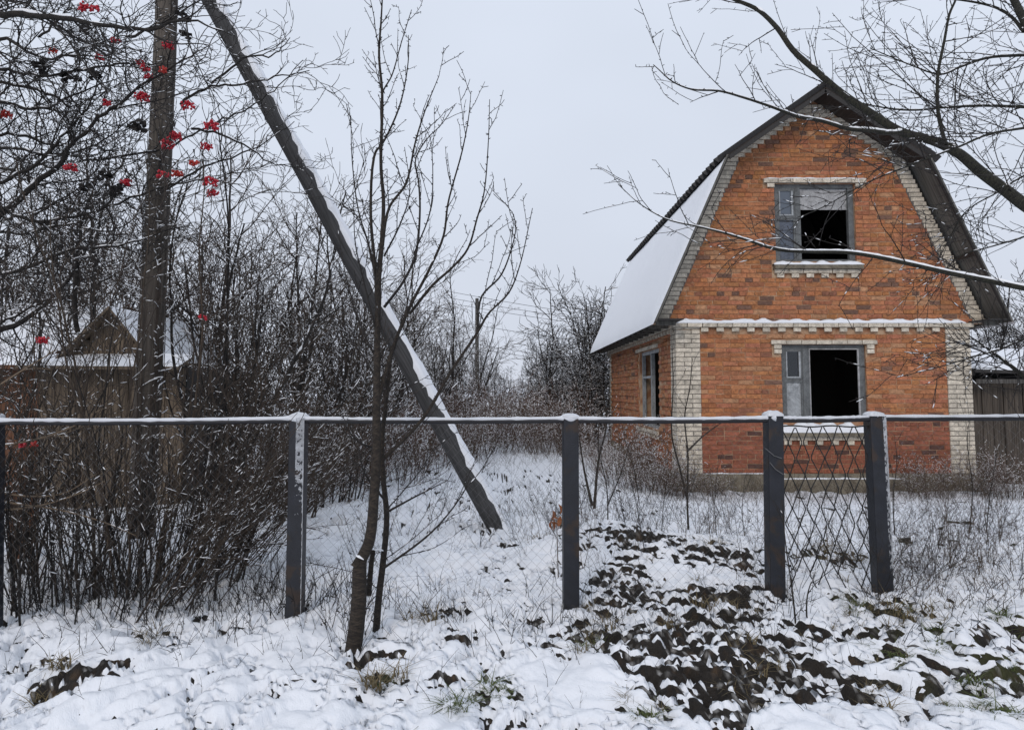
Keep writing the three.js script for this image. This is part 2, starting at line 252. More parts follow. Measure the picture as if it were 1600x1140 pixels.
// ------------------------------------------------------------------ branches
class Buf {
  constructor() { this.p = []; this.n = []; this.uv = []; this.i = []; }
  tube(pts, rad, sides, capEnd = false, flat = 1) {
    const n = pts.length, base = this.p.length / 3; let N = null; const T = V(), Bn = V();
    for (let k = 0; k < n; k++) {
      T.subVectors(pts[Math.min(n - 1, k + 1)], pts[Math.max(0, k - 1)]).normalize();
      if (!N) { N = Math.abs(T.y) > 0.9 ? V(1, 0, 0) : V(0, 1, 0); }
      N.addScaledVector(T, -N.dot(T)); if (N.lengthSq() < 1e-8) N.set(T.y, T.z, T.x).addScaledVector(T, -(T.x * T.y + T.y * T.z + T.z * T.x)); N.normalize(); Bn.crossVectors(T, N);
      const r = rad[k], L = k * 0.15;
      for (let s = 0; s < sides; s++) {
        const a = s / sides * 2 * Math.PI, c = Math.cos(a), d = Math.sin(a), x = N.x * c + Bn.x * d, y = N.y * c + Bn.y * d, z = N.z * c + Bn.z * d;
        this.p.push(pts[k].x + x * r, pts[k].y + y * r * flat, pts[k].z + z * r); this.n.push(x, y, z); this.uv.push(s / sides * 0.5, L);
      }
    }
    for (let k = 0; k < n - 1; k++) for (let s = 0; s < sides; s++) { const a = base + k * sides + s, b = base + k * sides + (s + 1) % sides; this.i.push(a, b, a + sides, b, b + sides, a + sides); }
    if (capEnd) for (const [k, f] of [[0, 1], [n - 1, 0]]) { for (let s = 1; s < sides - 1; s++) { const a = base + k * sides; f ? this.i.push(a, a + s + 1, a + s) : this.i.push(a, a + s, a + s + 1); } }
  }
  get tris() { return this.i.length / 3; }
  geo() { const g = new THREE.BufferGeometry(); g.setAttribute('position', new THREE.Float32BufferAttribute(this.p, 3)); g.setAttribute('normal', new THREE.Float32BufferAttribute(this.n, 3)); g.setAttribute('uv', new THREE.Float32BufferAttribute(this.uv, 2)); g.setIndex(this.i); return g; }
}
class Wood {
  constructor(seed, o = {}) { this.r = rngOf(seed); this.limb = new Buf(); this.twig = new Buf(); this.snow = new Buf(); this.o = { snow: 0.4, spur: 0, minR: 0.0016, ...o }; }
  rr(a, b) { return a + (b - a) * this.r(); }
  // a wandering path
  path(start, dir, len, n, wob, up) {
    const pts = [start.clone()], d = dir.clone().normalize(), st = len / n; const p = start.clone();
    for (let k = 0; k < n; k++) { d.x += this.rr(-wob, wob); d.y += this.rr(-wob, wob) + up; d.z += this.rr(-wob, wob); d.normalize(); p.addScaledVector(d, st); pts.push(p.clone()); }
    return pts;
  }
  wood(pts, r0, r1, sides, buf) { const n = pts.length; buf.tube(pts, pts.map((_, k) => lerp(r0, r1, k / (n - 1))), sides); this.snowOn(pts, r0, r1); if (this.o.spur) this.spurs(pts, r0, r1); }
  snowOn(pts, r0, r1) {
    const q = this.o.snow; if (q <= 0) return;
    const n = pts.length, big = r0 > 0.011; let run = [], rad = [];
    const flush = () => { if (run.length > 1) { rad[0] *= 0.35; rad[rad.length - 1] *= 0.35; this.snow.tube(run, rad, big ? 6 : 3, false, big ? 0.8 : 1); } run = []; rad = []; };
    for (let k = 0; k < n - 1; k++) {
      const dx = pts[k + 1].x - pts[k].x, dy = pts[k + 1].y - pts[k].y, dz = pts[k + 1].z - pts[k].z, L = Math.hypot(dx, dy, dz) || 1, hor = Math.hypot(dx, dz) / L;
      if (this.r() > q * (0.12 + hor * hor * 1.1) || hor < 0.25) { flush(); continue; }
      const r = lerp(r0, r1, k / (n - 1)), rs = () => Math.max(r * 0.85, this.o.minSnow ?? 0.003) * this.rr(0.8, 1.25), put = (f) => { const R = rs(); run.push(V(pts[k].x + dx * f, pts[k].y + dy * f + r * 0.6 + R * 0.4, pts[k].z + dz * f)); rad.push(R); };
      if (big || q > 0.7) { if (!run.length) put(0); put(0.5); put(1); }
      else { flush(); const a = this.rr(0, 0.6), l = Math.min(1 - a, this.rr(0.02, 0.11) / L); put(a); put(a + l * 0.5); put(a + l); flush(); }
    }
    flush();
  }
  spurs(pts, r0, r1) {
    const n = pts.length;
    for (let k = 0; k < n - 1; k++) { const L = pts[k].distanceTo(pts[k + 1]); let c = L * this.o.spur; while (c > 0) { if (this.r() < c) { const p = pts[k].clone().lerp(pts[k + 1], this.r()), d = V(this.rr(-1, 1), this.rr(-0.5, 1), this.rr(-1, 1)).normalize(), l = this.rr(0.008, 0.022); const r = Math.max(0.0016, Math.min(0.003, lerp(r0, r1, k / n) * 0.7)); this.twig.tube([p, p.clone().addScaledVector(d, l * 0.6), p.clone().addScaledVector(d, l)], [r, r * 1.35, r * 0.4], 3); } c -= 1; } }
  }
  // side shoots along a branch, recursively. L: array of levels {n per metre, len [a,b], ang [a,b], r, seg, wob, up}
  shoots(pts, r0, r1, levels, lv = 0, from = 0.15, bias = null) {
    const q = levels[lv]; if (!q) return;
    const n = pts.length; let total = 0; for (let k = 0; k < n - 1; k++) total += pts[k].distanceTo(pts[k + 1]);
    let count = Math.floor(q.n * total * (1 - from) + this.r());
    for (let c = 0; c < count; c++) {
      const t = from + (1 - from) * (c + this.r()) / count, f = Math.min(n - 1.001, t * (n - 1)), k = Math.floor(f), s = pts[k].clone().lerp(pts[k + 1], f - k);
      const T = V().subVectors(pts[k + 1], pts[k]).normalize(), ax = V(this.rr(-1, 1), this.rr(-1, 1), this.rr(-1, 1)).cross(T); if (ax.lengthSq() < 1e-4) continue;
      const d = T.clone().applyAxisAngle(ax.normalize(), this.rr(q.ang[0], q.ang[1])); if (bias) d.add(bias); if (q.flatZ) d.z *= q.flatZ;
      const len = this.rr(q.len[0], q.len[1]) * lerp(1, q.taper ?? 0.6, t), rp = lerp(r0, r1, t), ra = Math.max(this.o.minR, Math.min(rp * 0.75, q.r * this.rr(0.7, 1.2)));
      const pp = this.path(s, d, len, q.seg, q.wob, q.up), re = Math.max(this.o.minR * 0.75, ra * 0.35);
      this.wood(pp, ra, re, ra > 0.012 ? 5 : 3, ra > 0.012 ? this.limb : this.twig);
      this.shoots(pp, ra, re, levels, lv + 1, 0.12, bias);
    }
  }
}
const smooth = (pts, k) => new THREE.CatmullRomCurve3(pts, false, 'centripetal').getPoints(k);
function plantParts(t, w, bark, twig, nm = 'trunk') {
  const L = nm ? t.part(nm, w.limb.geo(), bark) : null;
  if (w.twig.tris) t.part('twigs', w.twig.geo(), twig ?? bark, null, { kind: 'stuff' });
  if (w.snow.tris) t.part('snow_cover', w.snow.geo(), M.branchSnow, null, { kind: 'stuff' });
  return L;
}

// ------------------------------------------------------------------ the brick house
const FZ = -12.1, BZ = -20.4, HX0 = 2.85, HX1 = 7.98, HC = 5.375, C = 0.08, PLINTH = 0.17, CORN = 2.76, BREAKY = 5.66, APEX = 6.76;
const house = new Thing('brick_house', 'derelict orange brick house with a steep bent roof and open black windows', 'house', V(HC, -0.25, FZ));
{
  const rnd = rngOf(501), rr = (a, b) => a + (b - a) * rnd();
  const halfW = (y) => y < BREAKY ? lerp(2.905, 1.59, (y - CORN) / (BREAKY - CORN)) : lerp(1.59, 0, (y - BREAKY) / (APEX - BREAKY));
  const px = (x, y) => { const p = P(x, y, 12.1); return [p.x, p.y]; };
  const lw = { x0: px(1223, 600)[0], x1: px(1356, 600)[0], y0: px(1290, 655)[1], y1: px(1290, 538)[1] };
  const uw = { x0: px(1212, 350)[0], x1: px(1338, 350)[0], y0: px(1275, 408)[1], y1: px(1275, 286)[1] };
  // brick shapes: chamfered, slightly irregular, with their own tone
  function brickGeo(w, h, d, tint, seed, wob = 0.003) {
    const r = rngOf(seed), j = () => (r() - 0.5) * 2 * wob, c = 0.005, a = w / 2, b = h / 2, ring = (i, z) => [[-a + i, -b + i, z], [a - i, -b + i, z], [a - i, b - i, z], [-a + i, b - i, z]];
    const R = [ring(0, -d), ring(0, -c), ring(c, 0)].map((q, k) => k ? q.map(([x, y, z]) => [x + j(), y + j(), z + j()]) : q), p = [];
    const quad = (A, B, D, E) => p.push(...A, ...B, ...D, ...A, ...D, ...E);
    for (let k = 0; k < 2; k++) for (let s = 0; s < 4; s++) quad(R[k][s], R[k][(s + 1) % 4], R[k + 1][(s + 1) % 4], R[k + 1][s]);
    quad(R[2][0], R[2][1], R[2][2], R[2][3]);
    const g = new THREE.BufferGeometry(); g.setAttribute('position', new THREE.Float32BufferAttribute(p, 3)); g.computeVertexNormals(); uvMetres(g);
    const o = r() * 3, o2 = r() * 3; const u = g.attributes.uv; for (let i = 0; i < u.count; i++) u.setXY(i, u.getX(i) + o, u.getY(i) + o2);
    return colour(g, ...tint);
  }
  const orange = () => { const k = rnd(), m = rr(0.78, 1.12); return k < 0.045 ? [0.19 * m, 0.105 * m, 0.075 * m] : k < 0.1 ? [0.30 * m, 0.13 * m, 0.08 * m] : k < 0.18 ? [0.46 * m, 0.245 * m, 0.135 * m] : [0.425 * m, rr(0.160, 0.188) * m, rr(0.070, 0.095) * m]; };
  const red = () => { const m = rr(0.75, 1.15), k = rnd(); return k < 0.05 ? [0.1, 0.05, 0.04] : [0.30 * m, 0.105 * m, 0.062 * m]; };
  const cache = {};
  function brickOf(w, kind) { // a dozen variants of each length and tone
    const v = Math.floor(rnd() * 36), key = kind + w + v;
    return cache[key] ??= brickGeo(w, 0.069, 0.03, kind === 'o' ? orange() : kind === 'r' ? red() : kind === 'g' ? orange() : (() => { const m = rr(0.8, 1.08); return [0.62 * m, 0.575 * m, 0.50 * m]; })(), 900 + v * 7 + w * 1000 + kind.charCodeAt(0), kind === 'w' ? 0.0025 : 0.0045);
  }
  const front = [], list = []; // orange courses of both storeys
  function courses(y0, y1, edge, holes, kindOf) {
    for (let row = 0, y = y0; y + C * 0.6 < y1; y += C, row++) {
      let [a, b] = edge(y + C / 2); if (b - a < 0.1) continue;
      const spans = []; let cuts = holes.filter(h => y + C * 0.7 > h.y0 && y + C * 0.3 < h.y1).sort((p, q) => p.x0 - q.x0), s = a;
      for (const h of cuts) { if (h.x0 > s) spans.push([s, Math.min(b, h.x0)]); s = Math.max(s, h.x1); } if (s < b) spans.push([s, b]);
      for (const [s0, s1] of spans) {
        let x = s0, first = true; const headers = rnd() < 0.16;
        while (x < s1 - 0.03) {
          let w = headers ? 0.12 : first && row % 2 ? 0.12 : rnd() < 0.08 ? 0.12 : rnd() < 0.06 ? 0.18 : 0.25; first = false;
          const room = s1 - x; if (room < w + 0.05) w = room;
          list.push({ x: x + w / 2, y: y + C / 2, w: Math.max(0.03, w - 0.0), kind: kindOf(y) }); x += w + 0.0115;
        }
      }
    }
  }
  courses(PLINTH, 2.6, () => [HX0 + 0.43, HX1 - 0.43], [lw, { x0: lw.x0 - 0.16, x1: lw.x1 + 0.19, y0: lw.y1 - 0.17, y1: lw.y1 + 0.09 }, { x0: lw.x0 - 0.07, x1: lw.x1 + 0.07, y0: lw.y0 - 0.36, y1: lw.y0 }], (y) => y < 1.12 + 0.1 * n2(y * 5, 1) ? 'r' : 'o');
  courses(CORN + 0.0, 6.55, (y) => [HC - halfW(y) + 0.23, HC + halfW(y) - 0.23], [uw, { x0: uw.x0 - 0.2, x1: uw.x1 + 0.2, y0: uw.y1 - 0.08, y1: uw.y1 + 0.08 }, { x0: uw.x0 - 0.08, x1: uw.x1 + 0.08, y0: uw.y0 - 0.26, y1: uw.y0 }], () => 'g');
  // backing of the front wall (joints), bricks stand proud of it
  const wall = house.part('front_wall', plate([[HX0 + 0.025, PLINTH - 0.05], [HX1 - 0.025, PLINTH - 0.05], [HX1 - 0.025, CORN], [HX0 + 0.025, CORN]], [[lw.x0, lw.x1, lw.y0, lw.y1]], FZ - 0.028, FZ - 0.3), M.mortar);
  const gy = [[HC - 2.905, CORN + 0.002], [HC + 2.905, CORN + 0.002], [HC + 1.59, BREAKY], [HC, APEX], [HC - 1.59, BREAKY]];
  const gable = house.part('gable_wall', plate(gy, [[uw.x0, uw.x1, uw.y0, uw.y1]], FZ - 0.028, FZ - 0.3), M.mortar);
  list.sort((p, q) => Math.round(q.w * 50) - Math.round(p.w * 50) || p.y - q.y);
  const rest = [];
  const std25 = (w) => Math.abs(w - 0.25) < 0.008 ? 0.25 : Math.abs(w - 0.12) < 0.008 ? 0.12 : 0.18;
  list.forEach((b, i) => {
    const s = std25(b.w), g = brickOf(s, b.kind), z = FZ - 0.016 + rr(-0.004, 0.004) + (b.kind === 'g' ? rr(-0.004, 0.006) : 0), ry = rr(-0.012, 0.012);
    if (i < 300) { const m = house.piece('brick', g, M.brick, V(b.x, b.y + rr(-0.002, 0.002), z), b.y < CORN ? wall : gable); m.scale.x = b.w / s; m.rotation.set(0, ry, rr(-0.008, 0.008)); }
    else { const h = g.clone(); h.scale(b.w / s, 1, 1); h.rotateZ(rr(-0.008, 0.008)); h.rotateY(ry); h.translate(b.x, b.y + rr(-0.002, 0.002), z); rest.push(h); }
  });
  house.part('brickwork', mergeGeometries(rest), M.brick, null, { kind: 'stuff' });
  // white bricks
  const white = (parent, x, y, z, w, turn = 0, h = 1) => { const s = w > 0.2 ? 0.25 : w > 0.15 ? 0.18 : 0.12, m = house.piece('pale_brick', brickOf(s, 'w'), M.whiteBrick, V(x, y, z), parent); m.scale.set(w / s, h, 1); m.rotation.y = turn + rr(-0.006, 0.006); return m; };
  for (const [x0, x1, dir] of [[HX0, HX0 + 0.425, 1], [HX1 - 0.425, HX1, -1]]) {
    const pillar = house.part('corner_pillar', box(x0 + 0.012, x1 - 0.012, PLINTH, CORN - 0.12, FZ - 0.012, FZ - 0.027), M.jointDark);
    if (dir > 0) house.part('corner_return', box(x0 + 0.012, x0 + 0.03, PLINTH, CORN - 0.1, FZ - 0.03, FZ - 0.425), M.jointDark);
    let row = 0; for (let y = PLINTH; y < CORN - 0.1; y += C, row++) {
      const q = row % 2; let ws = [0.25, 0.12]; if (q) ws.reverse(); ws[0] += 0.02; ws[1] += 0.02; if (dir < 0) ws.reverse();
      let x = x0; for (const w of ws) { white(pillar, x + w / 2, y + C / 2, FZ + rr(-0.002, 0.003), w); x += w + 0.012; }
      if (dir > 0) { let z = FZ; for (const w of [...ws].reverse()) { const m = white(pillar, x0, y + C / 2, z - w / 2 - 0.004, w, -Math.PI / 2); z -= w + 0.012; } }
    }
  }
  // stepped white edging of the gable
  const trim = house.part('gable_edging', merged([prism([[HC - 2.905, CORN + 0.004], [HC - 2.905 + 0.25, CORN + 0.004], [HC - 1.34, BREAKY], [HC - 1.59, BREAKY]], FZ - 0.012, FZ - 0.026), prism([[HC + 2.905, CORN + 0.004], [HC + 2.905 - 0.25, CORN + 0.004], [HC + 1.34, BREAKY], [HC + 1.59, BREAKY]], FZ - 0.012, FZ - 0.026)]), M.jointDark);
  for (let y = CORN; y < APEX - 0.1; y += C) {
    const h = halfW(y + C / 2); if (h < 0.42) { let x = HC - h; while (x < HC + h - 0.05) { const w = Math.min(0.25, HC + h - x); if (w > 0.05) white(trim, x + w / 2, y + C / 2, FZ + rr(-0.004, 0.004), w); x += w + 0.012; } continue; }
    const up = y > BREAKY - 0.02, w = up ? 0.25 : rr(0.215, 0.245);
    for (const s of [-1, 1]) white(trim, HC + s * (h - w / 2 + (up ? 0.05 : 0)), y + C / 2, FZ + rr(-0.003, 0.004), w);
  }
  // cornice: a projecting course over dentils, snow on top
  const corn = house.part('cornice', box(HX0 - 0.05, HX1 + 0.02, CORN - 0.075, CORN, FZ + 0.03, FZ - 0.02), M.jointDark);
  for (let x = HX0 - 0.06; x < HX1 - 0.1; x += 0.262) white(corn, x + 0.125, CORN - 0.036, FZ + 0.055, 0.25);
  for (let x = HX0 + 0.5, k = 0; x < HX1 - 0.45; x += 0.268, k++) white(corn, x, CORN - 0.117, FZ + 0.04, 0.125, 0, 0.95);
  const lump = (x0, x1, y, z0, z1, h, seed, step = 0.06) => { // a soft ridge of snow lying on a ledge
    const r = createNoise2D(rngOf(seed)), n = Math.max(4, Math.ceil((x1 - x0) / step)), m = 7, p = [], id = [];
    for (let i = 0; i <= n; i++) for (let j = 0; j <= m; j++) { const x = lerp(x0, x1, i / n), e = Math.min(1, Math.min(i, n - i) / 2 + 0.25), a = j / m * Math.PI, hh = h * e * (0.75 + 0.35 * r(x * 3, seed) + 0.15 * r(x * 12, 3)); p.push(x, y + Math.pow(Math.sin(a), 0.6) * hh, lerp(z0, z1, 0.5 - 0.5 * Math.cos(a)) + 0.008 * r(x * 8, j)); }
    for (let i = 0; i < n; i++) for (let j = 0; j < m; j++) { const k = i * (m + 1) + j; id.push(k, k + m + 1, k + 1, k + 1, k + m + 1, k + m + 2); }
    const g = new THREE.BufferGeometry(); g.setAttribute('position', new THREE.Float32BufferAttribute(p, 3)); g.setIndex(id); g.computeVertexNormals(); return uvMetres(g);
  };
  house.part('snow_ledge', lump(HX0 + 0.0, HX1 - 0.1, CORN - 0.002, FZ + 0.06, FZ - 0.03, 0.085, 31), M.snow, corn);
  // plinth
  house.part('plinth', merged([box(HX0 - 0.06, HX1 + 0.06, -0.5, PLINTH - 0.09, FZ + 0.06, FZ - 0.3), box(HX0 - 0.03, HX1 + 0.03, PLINTH - 0.09, PLINTH - 0.001, FZ + 0.03, FZ - 0.3), box(HX0 - 0.05, HX0 + 0.25, -0.5, PLINTH - 0.01, FZ - 0.3, BZ - 0.05)]), M.concrete);
  house.part('snow_ledge', merged([lump(HX0 + 0.43, lw.x0 - 0.0, PLINTH - 0.004, FZ + 0.028, FZ - 0.012, 0.022, 41), lump(lw.x0 - 0.1, lw.x1 + 0.5, PLINTH - 0.092, FZ + 0.058, FZ + 0.02, 0.03, 42)]), M.snow);
  // windows
  function lintel(w, ear, dx) {
    const L = house.part('lintel', box(w.x0 - dx + 0.02, w.x1 + dx - 0.02, w.y1 + 0.008, w.y1 + 0.07, FZ + 0.0, FZ - 0.02), M.jointDark);
    const n = Math.round((w.x1 - w.x0 + 2 * dx) / 0.262), s = (w.x1 - w.x0 + 2 * dx) / n; for (let i = 0; i < n; i++) white(L, w.x0 - dx + s * (i + 0.5), w.y1 + 0.04, FZ + 0.035, s - 0.01);
    for (let k = 0; k < ear; k++) for (const x of [w.x0 - 0.07, w.x1 + 0.07]) white(L, x, w.y1 - 0.04 - k * C, FZ + 0.028, 0.125);
    return L;
  }
  lintel(lw, 2, 0.19);
  const lu = lintel(uw, 1, 0.2); house.part('snow_ledge', lump(uw.x0 - 0.2, uw.x1 + 0.2, uw.y1 + 0.074, FZ + 0.03, FZ - 0.03, 0.03, 33), M.snow, lu);
  function sill(w, depth, h, seed, drop) {
    const y = w.y0 - drop, S = house.part('window_sill', box(w.x0 - 0.06, w.x1 + 0.06, y - 0.14, y - 0.075, FZ + depth, FZ - 0.06), M.concrete);
    house.part('snow_ledge', (() => { const g = lump(w.x0 - 0.08, w.x1 + 0.07, y - 0.076, FZ + depth + 0.005, FZ - 0.06, h, seed); return g; })(), M.snow, S);
    const n = 6, s = (w.x1 - w.x0 + 0.1) / n; for (let i = 0; i < n; i++) white(S, w.x0 - 0.05 + s * (i + 0.5), y - 0.177, FZ + 0.035, s - 0.012);
    for (let i = 0; i < 6; i++) white(S, w.x0 + 0.06 + i * (w.x1 - w.x0 - 0.12) / 5, y - 0.255, FZ + 0.025, 0.125);
    return S;
  }
  sill(lw, 0.12, 0.2, 51, 0.145); sill(uw, 0.1, 0.085, 52, 0);
  const zf = FZ - 0.07; // face of the window frames, set back in the reveal
  function win(w, mul0, mul1, vent, lowMat, ventMat, label) {
    const t = 0.065, T = house.part('window', merged([box(w.x0 + 0.002, w.x0 + t, w.y0 + 0.002, w.y1 - 0.002, zf, zf - 0.08), box(w.x1 - t * 1.5, w.x1 - 0.002, w.y0 + 0.002, w.y1 - 0.002, zf, zf - 0.08), box(w.x0 + t, w.x1 - t * 1.5, w.y1 - t, w.y1 - 0.002, zf - 0.003, zf - 0.08), box(w.x0 + t, w.x1 - t * 1.5, w.y0 + 0.002, w.y0 + t * 0.7, zf - 0.003, zf - 0.08), box(mul0, mul1, w.y0 + t * 0.7, w.y1 - t, zf + 0.006, zf - 0.08)]), M.frame);
    if (label) T.userData.label = label;
    const a = w.x0 + t, b = mul0, c = 0.035;
    // left casement with a vent above a fixed panel
    house.part('casement', merged([box(a, a + c, w.y0 + t * 0.7, w.y1 - t, zf - 0.006, zf - 0.06), box(b - c, b, w.y0 + t * 0.7, w.y1 - t, zf - 0.006, zf - 0.06), box(a + c, b - c, vent - 0.06, vent + 0.02, zf - 0.008, zf - 0.06), box(a + c, b - c, w.y1 - t - c * 1.6, w.y1 - t, zf - 0.008, zf - 0.06)]), M.frame, T);
    const v0 = a + c, v1 = b - c, y0 = vent + 0.02, y1 = w.y1 - t - c * 1.6;
    house.part('vent_frame', merged([box(v0, v0 + 0.02, y0, y1, zf + 0.004, zf - 0.02), box(v1 - 0.03, v1, y0, y1, zf + 0.004, zf - 0.02), box(v0 + 0.02, v1 - 0.03, y0, y0 + 0.025, zf + 0.002, zf - 0.02)]), M.panelPale, T);
    house.part('pane', box(v0 + 0.02, v1 - 0.03, y0 + 0.025, y1, zf - 0.022, zf - 0.026), ventMat, T);
    house.part('panel', box(a + c, b - c, w.y0 + t * 0.7, vent - 0.06, zf - 0.028, zf - 0.04), lowMat, T);
    return T;
  }
  const lm = px(1258, 600)[0], lm1 = px(1268, 600)[0], um = px(1246, 350)[0], um1 = px(1254, 350)[0];
  const wl = win(lw, lm, lm1, px(1240, 592)[1], M.panelPale, M.glass, 'open window with a pale panel in its narrow casement');
  house.part('glazing_bead', merged([box(lm1 + 0.003, lm1 + 0.02, lw.y0 + 0.05, lw.y1 - 0.07, zf + 0.004, zf - 0.02), box(lw.x1 - 0.125, lw.x1 - 0.1, lw.y0 + 0.05, lw.y1 - 0.07, zf + 0.004, zf - 0.02), box(lm1 + 0.02, lw.x1 - 0.125, lw.y1 - 0.085, lw.y1 - 0.067, zf + 0.004, zf - 0.02)]), M.blind, wl);
  const wu = win(uw, um, um1, px(1230, 337)[1], M.film, std(rgb(0.10, 0.12, 0.15), { roughness: 0.25 }), 'open window with a pale blind across its top');
  house.part('blind', box(um1 + 0.002, uw.x1 - 0.1, px(1290, 325)[1], uw.y1 - 0.068, zf - 0.05, zf - 0.06), M.blind, wu);
  // side walls, back wall, floors; bricks of the left wall laid in relief
  const sw = { z0: -13.65, z1: -15.7, y0: 0.82, y1: 2.43 };
  const side = house.part('left_wall', merged([box(HX0 + 0.03, HX0 + 0.3, PLINTH - 0.05, sw.y0, FZ - 0.3, BZ), box(HX0 + 0.03, HX0 + 0.3, sw.y1, CORN, FZ - 0.3, BZ), box(HX0 + 0.03, HX0 + 0.3, sw.y0, sw.y1, FZ - 0.3, sw.z0), box(HX0 + 0.03, HX0 + 0.3, sw.y0, sw.y1, sw.z1, BZ)]), M.mortar);
  const sb = []; let row = 0;
  for (let y = PLINTH; y < 2.6; y += C, row++) for (let z = FZ - 0.43; z > BZ + 0.4;) {
    const w = row % 2 && z > FZ - 0.45 ? 0.12 : 0.25, zc = z - w / 2; z -= w + 0.0115;
    if (y + C > sw.y0 - 0.1 && y < sw.y1 + 0.08 && zc < sw.z0 + 0.12 && zc > sw.z1 - 0.12) continue;
    const g = brickOf(w, rnd() < 0.6 ? 'o' : 'g').clone(); g.rotateY(-Math.PI / 2 + rr(-0.02, 0.02)); g.translate(HX0 + 0.012 + (row % 2 ? 0.012 : -0.012) + rr(-0.008, 0.006), y + C / 2 + rr(-0.003, 0.003), zc); sb.push(g);
  }
  house.part('side_brickwork', mergeGeometries(sb), M.brick, side, { kind: 'stuff' });
  const sp = []; for (let y = PLINTH, k = 0; y < 2.6; y += C, k++) { const g = brickOf(0.25, 'w').clone(); g.rotateY(-Math.PI / 2); g.translate(HX0, y + C / 2, BZ + (k % 2 ? 0.13 : 0.25)); sp.push(g); }
  for (let z = FZ - 0.1; z > BZ; z -= 0.262) { const g = brickOf(0.25, 'w').clone(); g.rotateY(-Math.PI / 2); g.translate(HX0 - 0.05, CORN - 0.036, z - 0.125); sp.push(g); const h = brickOf(0.12, 'w').clone(); h.rotateY(-Math.PI / 2); h.translate(HX0 - 0.035, CORN - 0.117, z - 0.125); sp.push(h); }
  for (let z = sw.z0 + 0.12; z > sw.z1 - 0.1; z -= 0.262) { for (const [y, x] of [[sw.y1 + 0.04, -0.035], [sw.y0 - 0.06, -0.05]]) { const g = brickOf(0.25, 'w').clone(); g.rotateY(-Math.PI / 2); g.translate(HX0 + x, y, z - 0.125); sp.push(g); } const h = brickOf(0.12, 'w').clone(); h.rotateY(-Math.PI / 2); h.translate(HX0 - 0.035, sw.y0 - 0.14, z - 0.125); sp.push(h); }
  house.part('side_pale_brickwork', mergeGeometries(sp), M.whiteBrick, side, { kind: 'stuff' });
  const swf = house.part('window', merged([box(HX0 + 0.08, HX0 + 0.15, sw.y0 + 0.002, sw.y1 - 0.002, sw.z0 - 0.002, sw.z0 - 0.08), box(HX0 + 0.08, HX0 + 0.15, sw.y0 + 0.002, sw.y1 - 0.002, sw.z1 + 0.08, sw.z1 + 0.002), box(HX0 + 0.08, HX0 + 0.15, sw.y1 - 0.07, sw.y1 - 0.002, sw.z0 - 0.08, sw.z1 + 0.08), box(HX0 + 0.08, HX0 + 0.15, sw.y0 + 0.002, sw.y0 + 0.06, sw.z0 - 0.08, sw.z1 + 0.08)]), M.panelPale);
  house.part('mullion', merged([box(HX0 + 0.075, HX0 + 0.15, sw.y0 + 0.06, sw.y1 - 0.07, -14.62, -14.7), box(HX0 + 0.078, HX0 + 0.15, 1.85, 1.9, -14.7, sw.z1 + 0.08)]), M.panelPale, swf);
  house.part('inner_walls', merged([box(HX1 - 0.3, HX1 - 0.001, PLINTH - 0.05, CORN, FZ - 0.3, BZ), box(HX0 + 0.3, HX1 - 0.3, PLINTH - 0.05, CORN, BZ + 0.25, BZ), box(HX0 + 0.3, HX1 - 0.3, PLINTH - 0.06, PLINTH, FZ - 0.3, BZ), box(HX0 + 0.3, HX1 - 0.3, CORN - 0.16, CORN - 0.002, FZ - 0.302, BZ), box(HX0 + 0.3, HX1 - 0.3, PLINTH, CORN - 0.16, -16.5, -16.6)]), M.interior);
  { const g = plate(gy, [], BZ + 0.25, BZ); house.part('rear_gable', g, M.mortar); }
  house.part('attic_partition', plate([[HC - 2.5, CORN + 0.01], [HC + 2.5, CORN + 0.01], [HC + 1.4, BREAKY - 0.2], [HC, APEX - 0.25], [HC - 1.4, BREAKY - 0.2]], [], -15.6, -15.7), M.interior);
  // roof: two steep lower slopes and two shallow upper ones of corrugated sheet
  const RF = -11.57, RB = -21.1, eW = 2.965, eY = 2.735, bW = 1.70, bY = 5.58;
  const slope = (s, W0, Y0, W1, Y1, t0, t1, z0, z1) => { const nx = (Y1 - Y0), ny = (W0 - W1), L = Math.hypot(nx, ny), ax = nx / L, ay = ny / L; const q = [[HC + s * (W0 + ax * t0), Y0 + ay * t0], [HC + s * (W1 + ax * t0), Y1 + ay * t0], [HC + s * (W1 + ax * t1), Y1 + ay * t1], [HC + s * (W0 + ax * t1), Y0 + ay * t1]]; return prism(s > 0 ? q : q.reverse(), z0, z1); };
  function snowSlope(s, W0, Y0, W1, Y1, t0, z0, z1, seed, th) { // a snow blanket with soft edges
    const ny = W0 - W1, nx = Y1 - Y0, L = Math.hypot(nx, ny), ax = nx / L, ay = ny / L, r = createNoise2D(rngOf(seed)), A = 26, Bn = 170, p = [], id = [];
    for (let i = 0; i <= A; i++) for (let j = 0; j <= Bn; j++) { const u = i / A, v = j / Bn, e = Math.min(1, Math.min(u, 1 - u) * 14, Math.min(v, 1 - v) * 40), t = t0 - 0.002 + (th * Math.sqrt(e)) * (0.8 + 0.22 * r(u * 2, v * 6) + 0.16 * r(u * 1.1, v * 45) + 0.08 * r(u * 7, v * 25)); p.push(HC + s * (lerp(W0, W1, u) + ax * t), lerp(Y0, Y1, u) + ay * t, lerp(z0, z1, v)); }
    for (let i = 0; i < A; i++) for (let j = 0; j < Bn; j++) { const k = i * (Bn + 1) + j; s > 0 ? id.push(k, k + 1, k + Bn + 1, k + 1, k + Bn + 2, k + Bn + 1) : id.push(k, k + Bn + 1, k + 1, k + 1, k + Bn + 1, k + Bn + 2); }
    const g = new THREE.BufferGeometry(); g.setAttribute('position', new THREE.Float32BufferAttribute(p, 3)); g.setIndex(id); g.computeVertexNormals(); return uvMetres(g);
  }
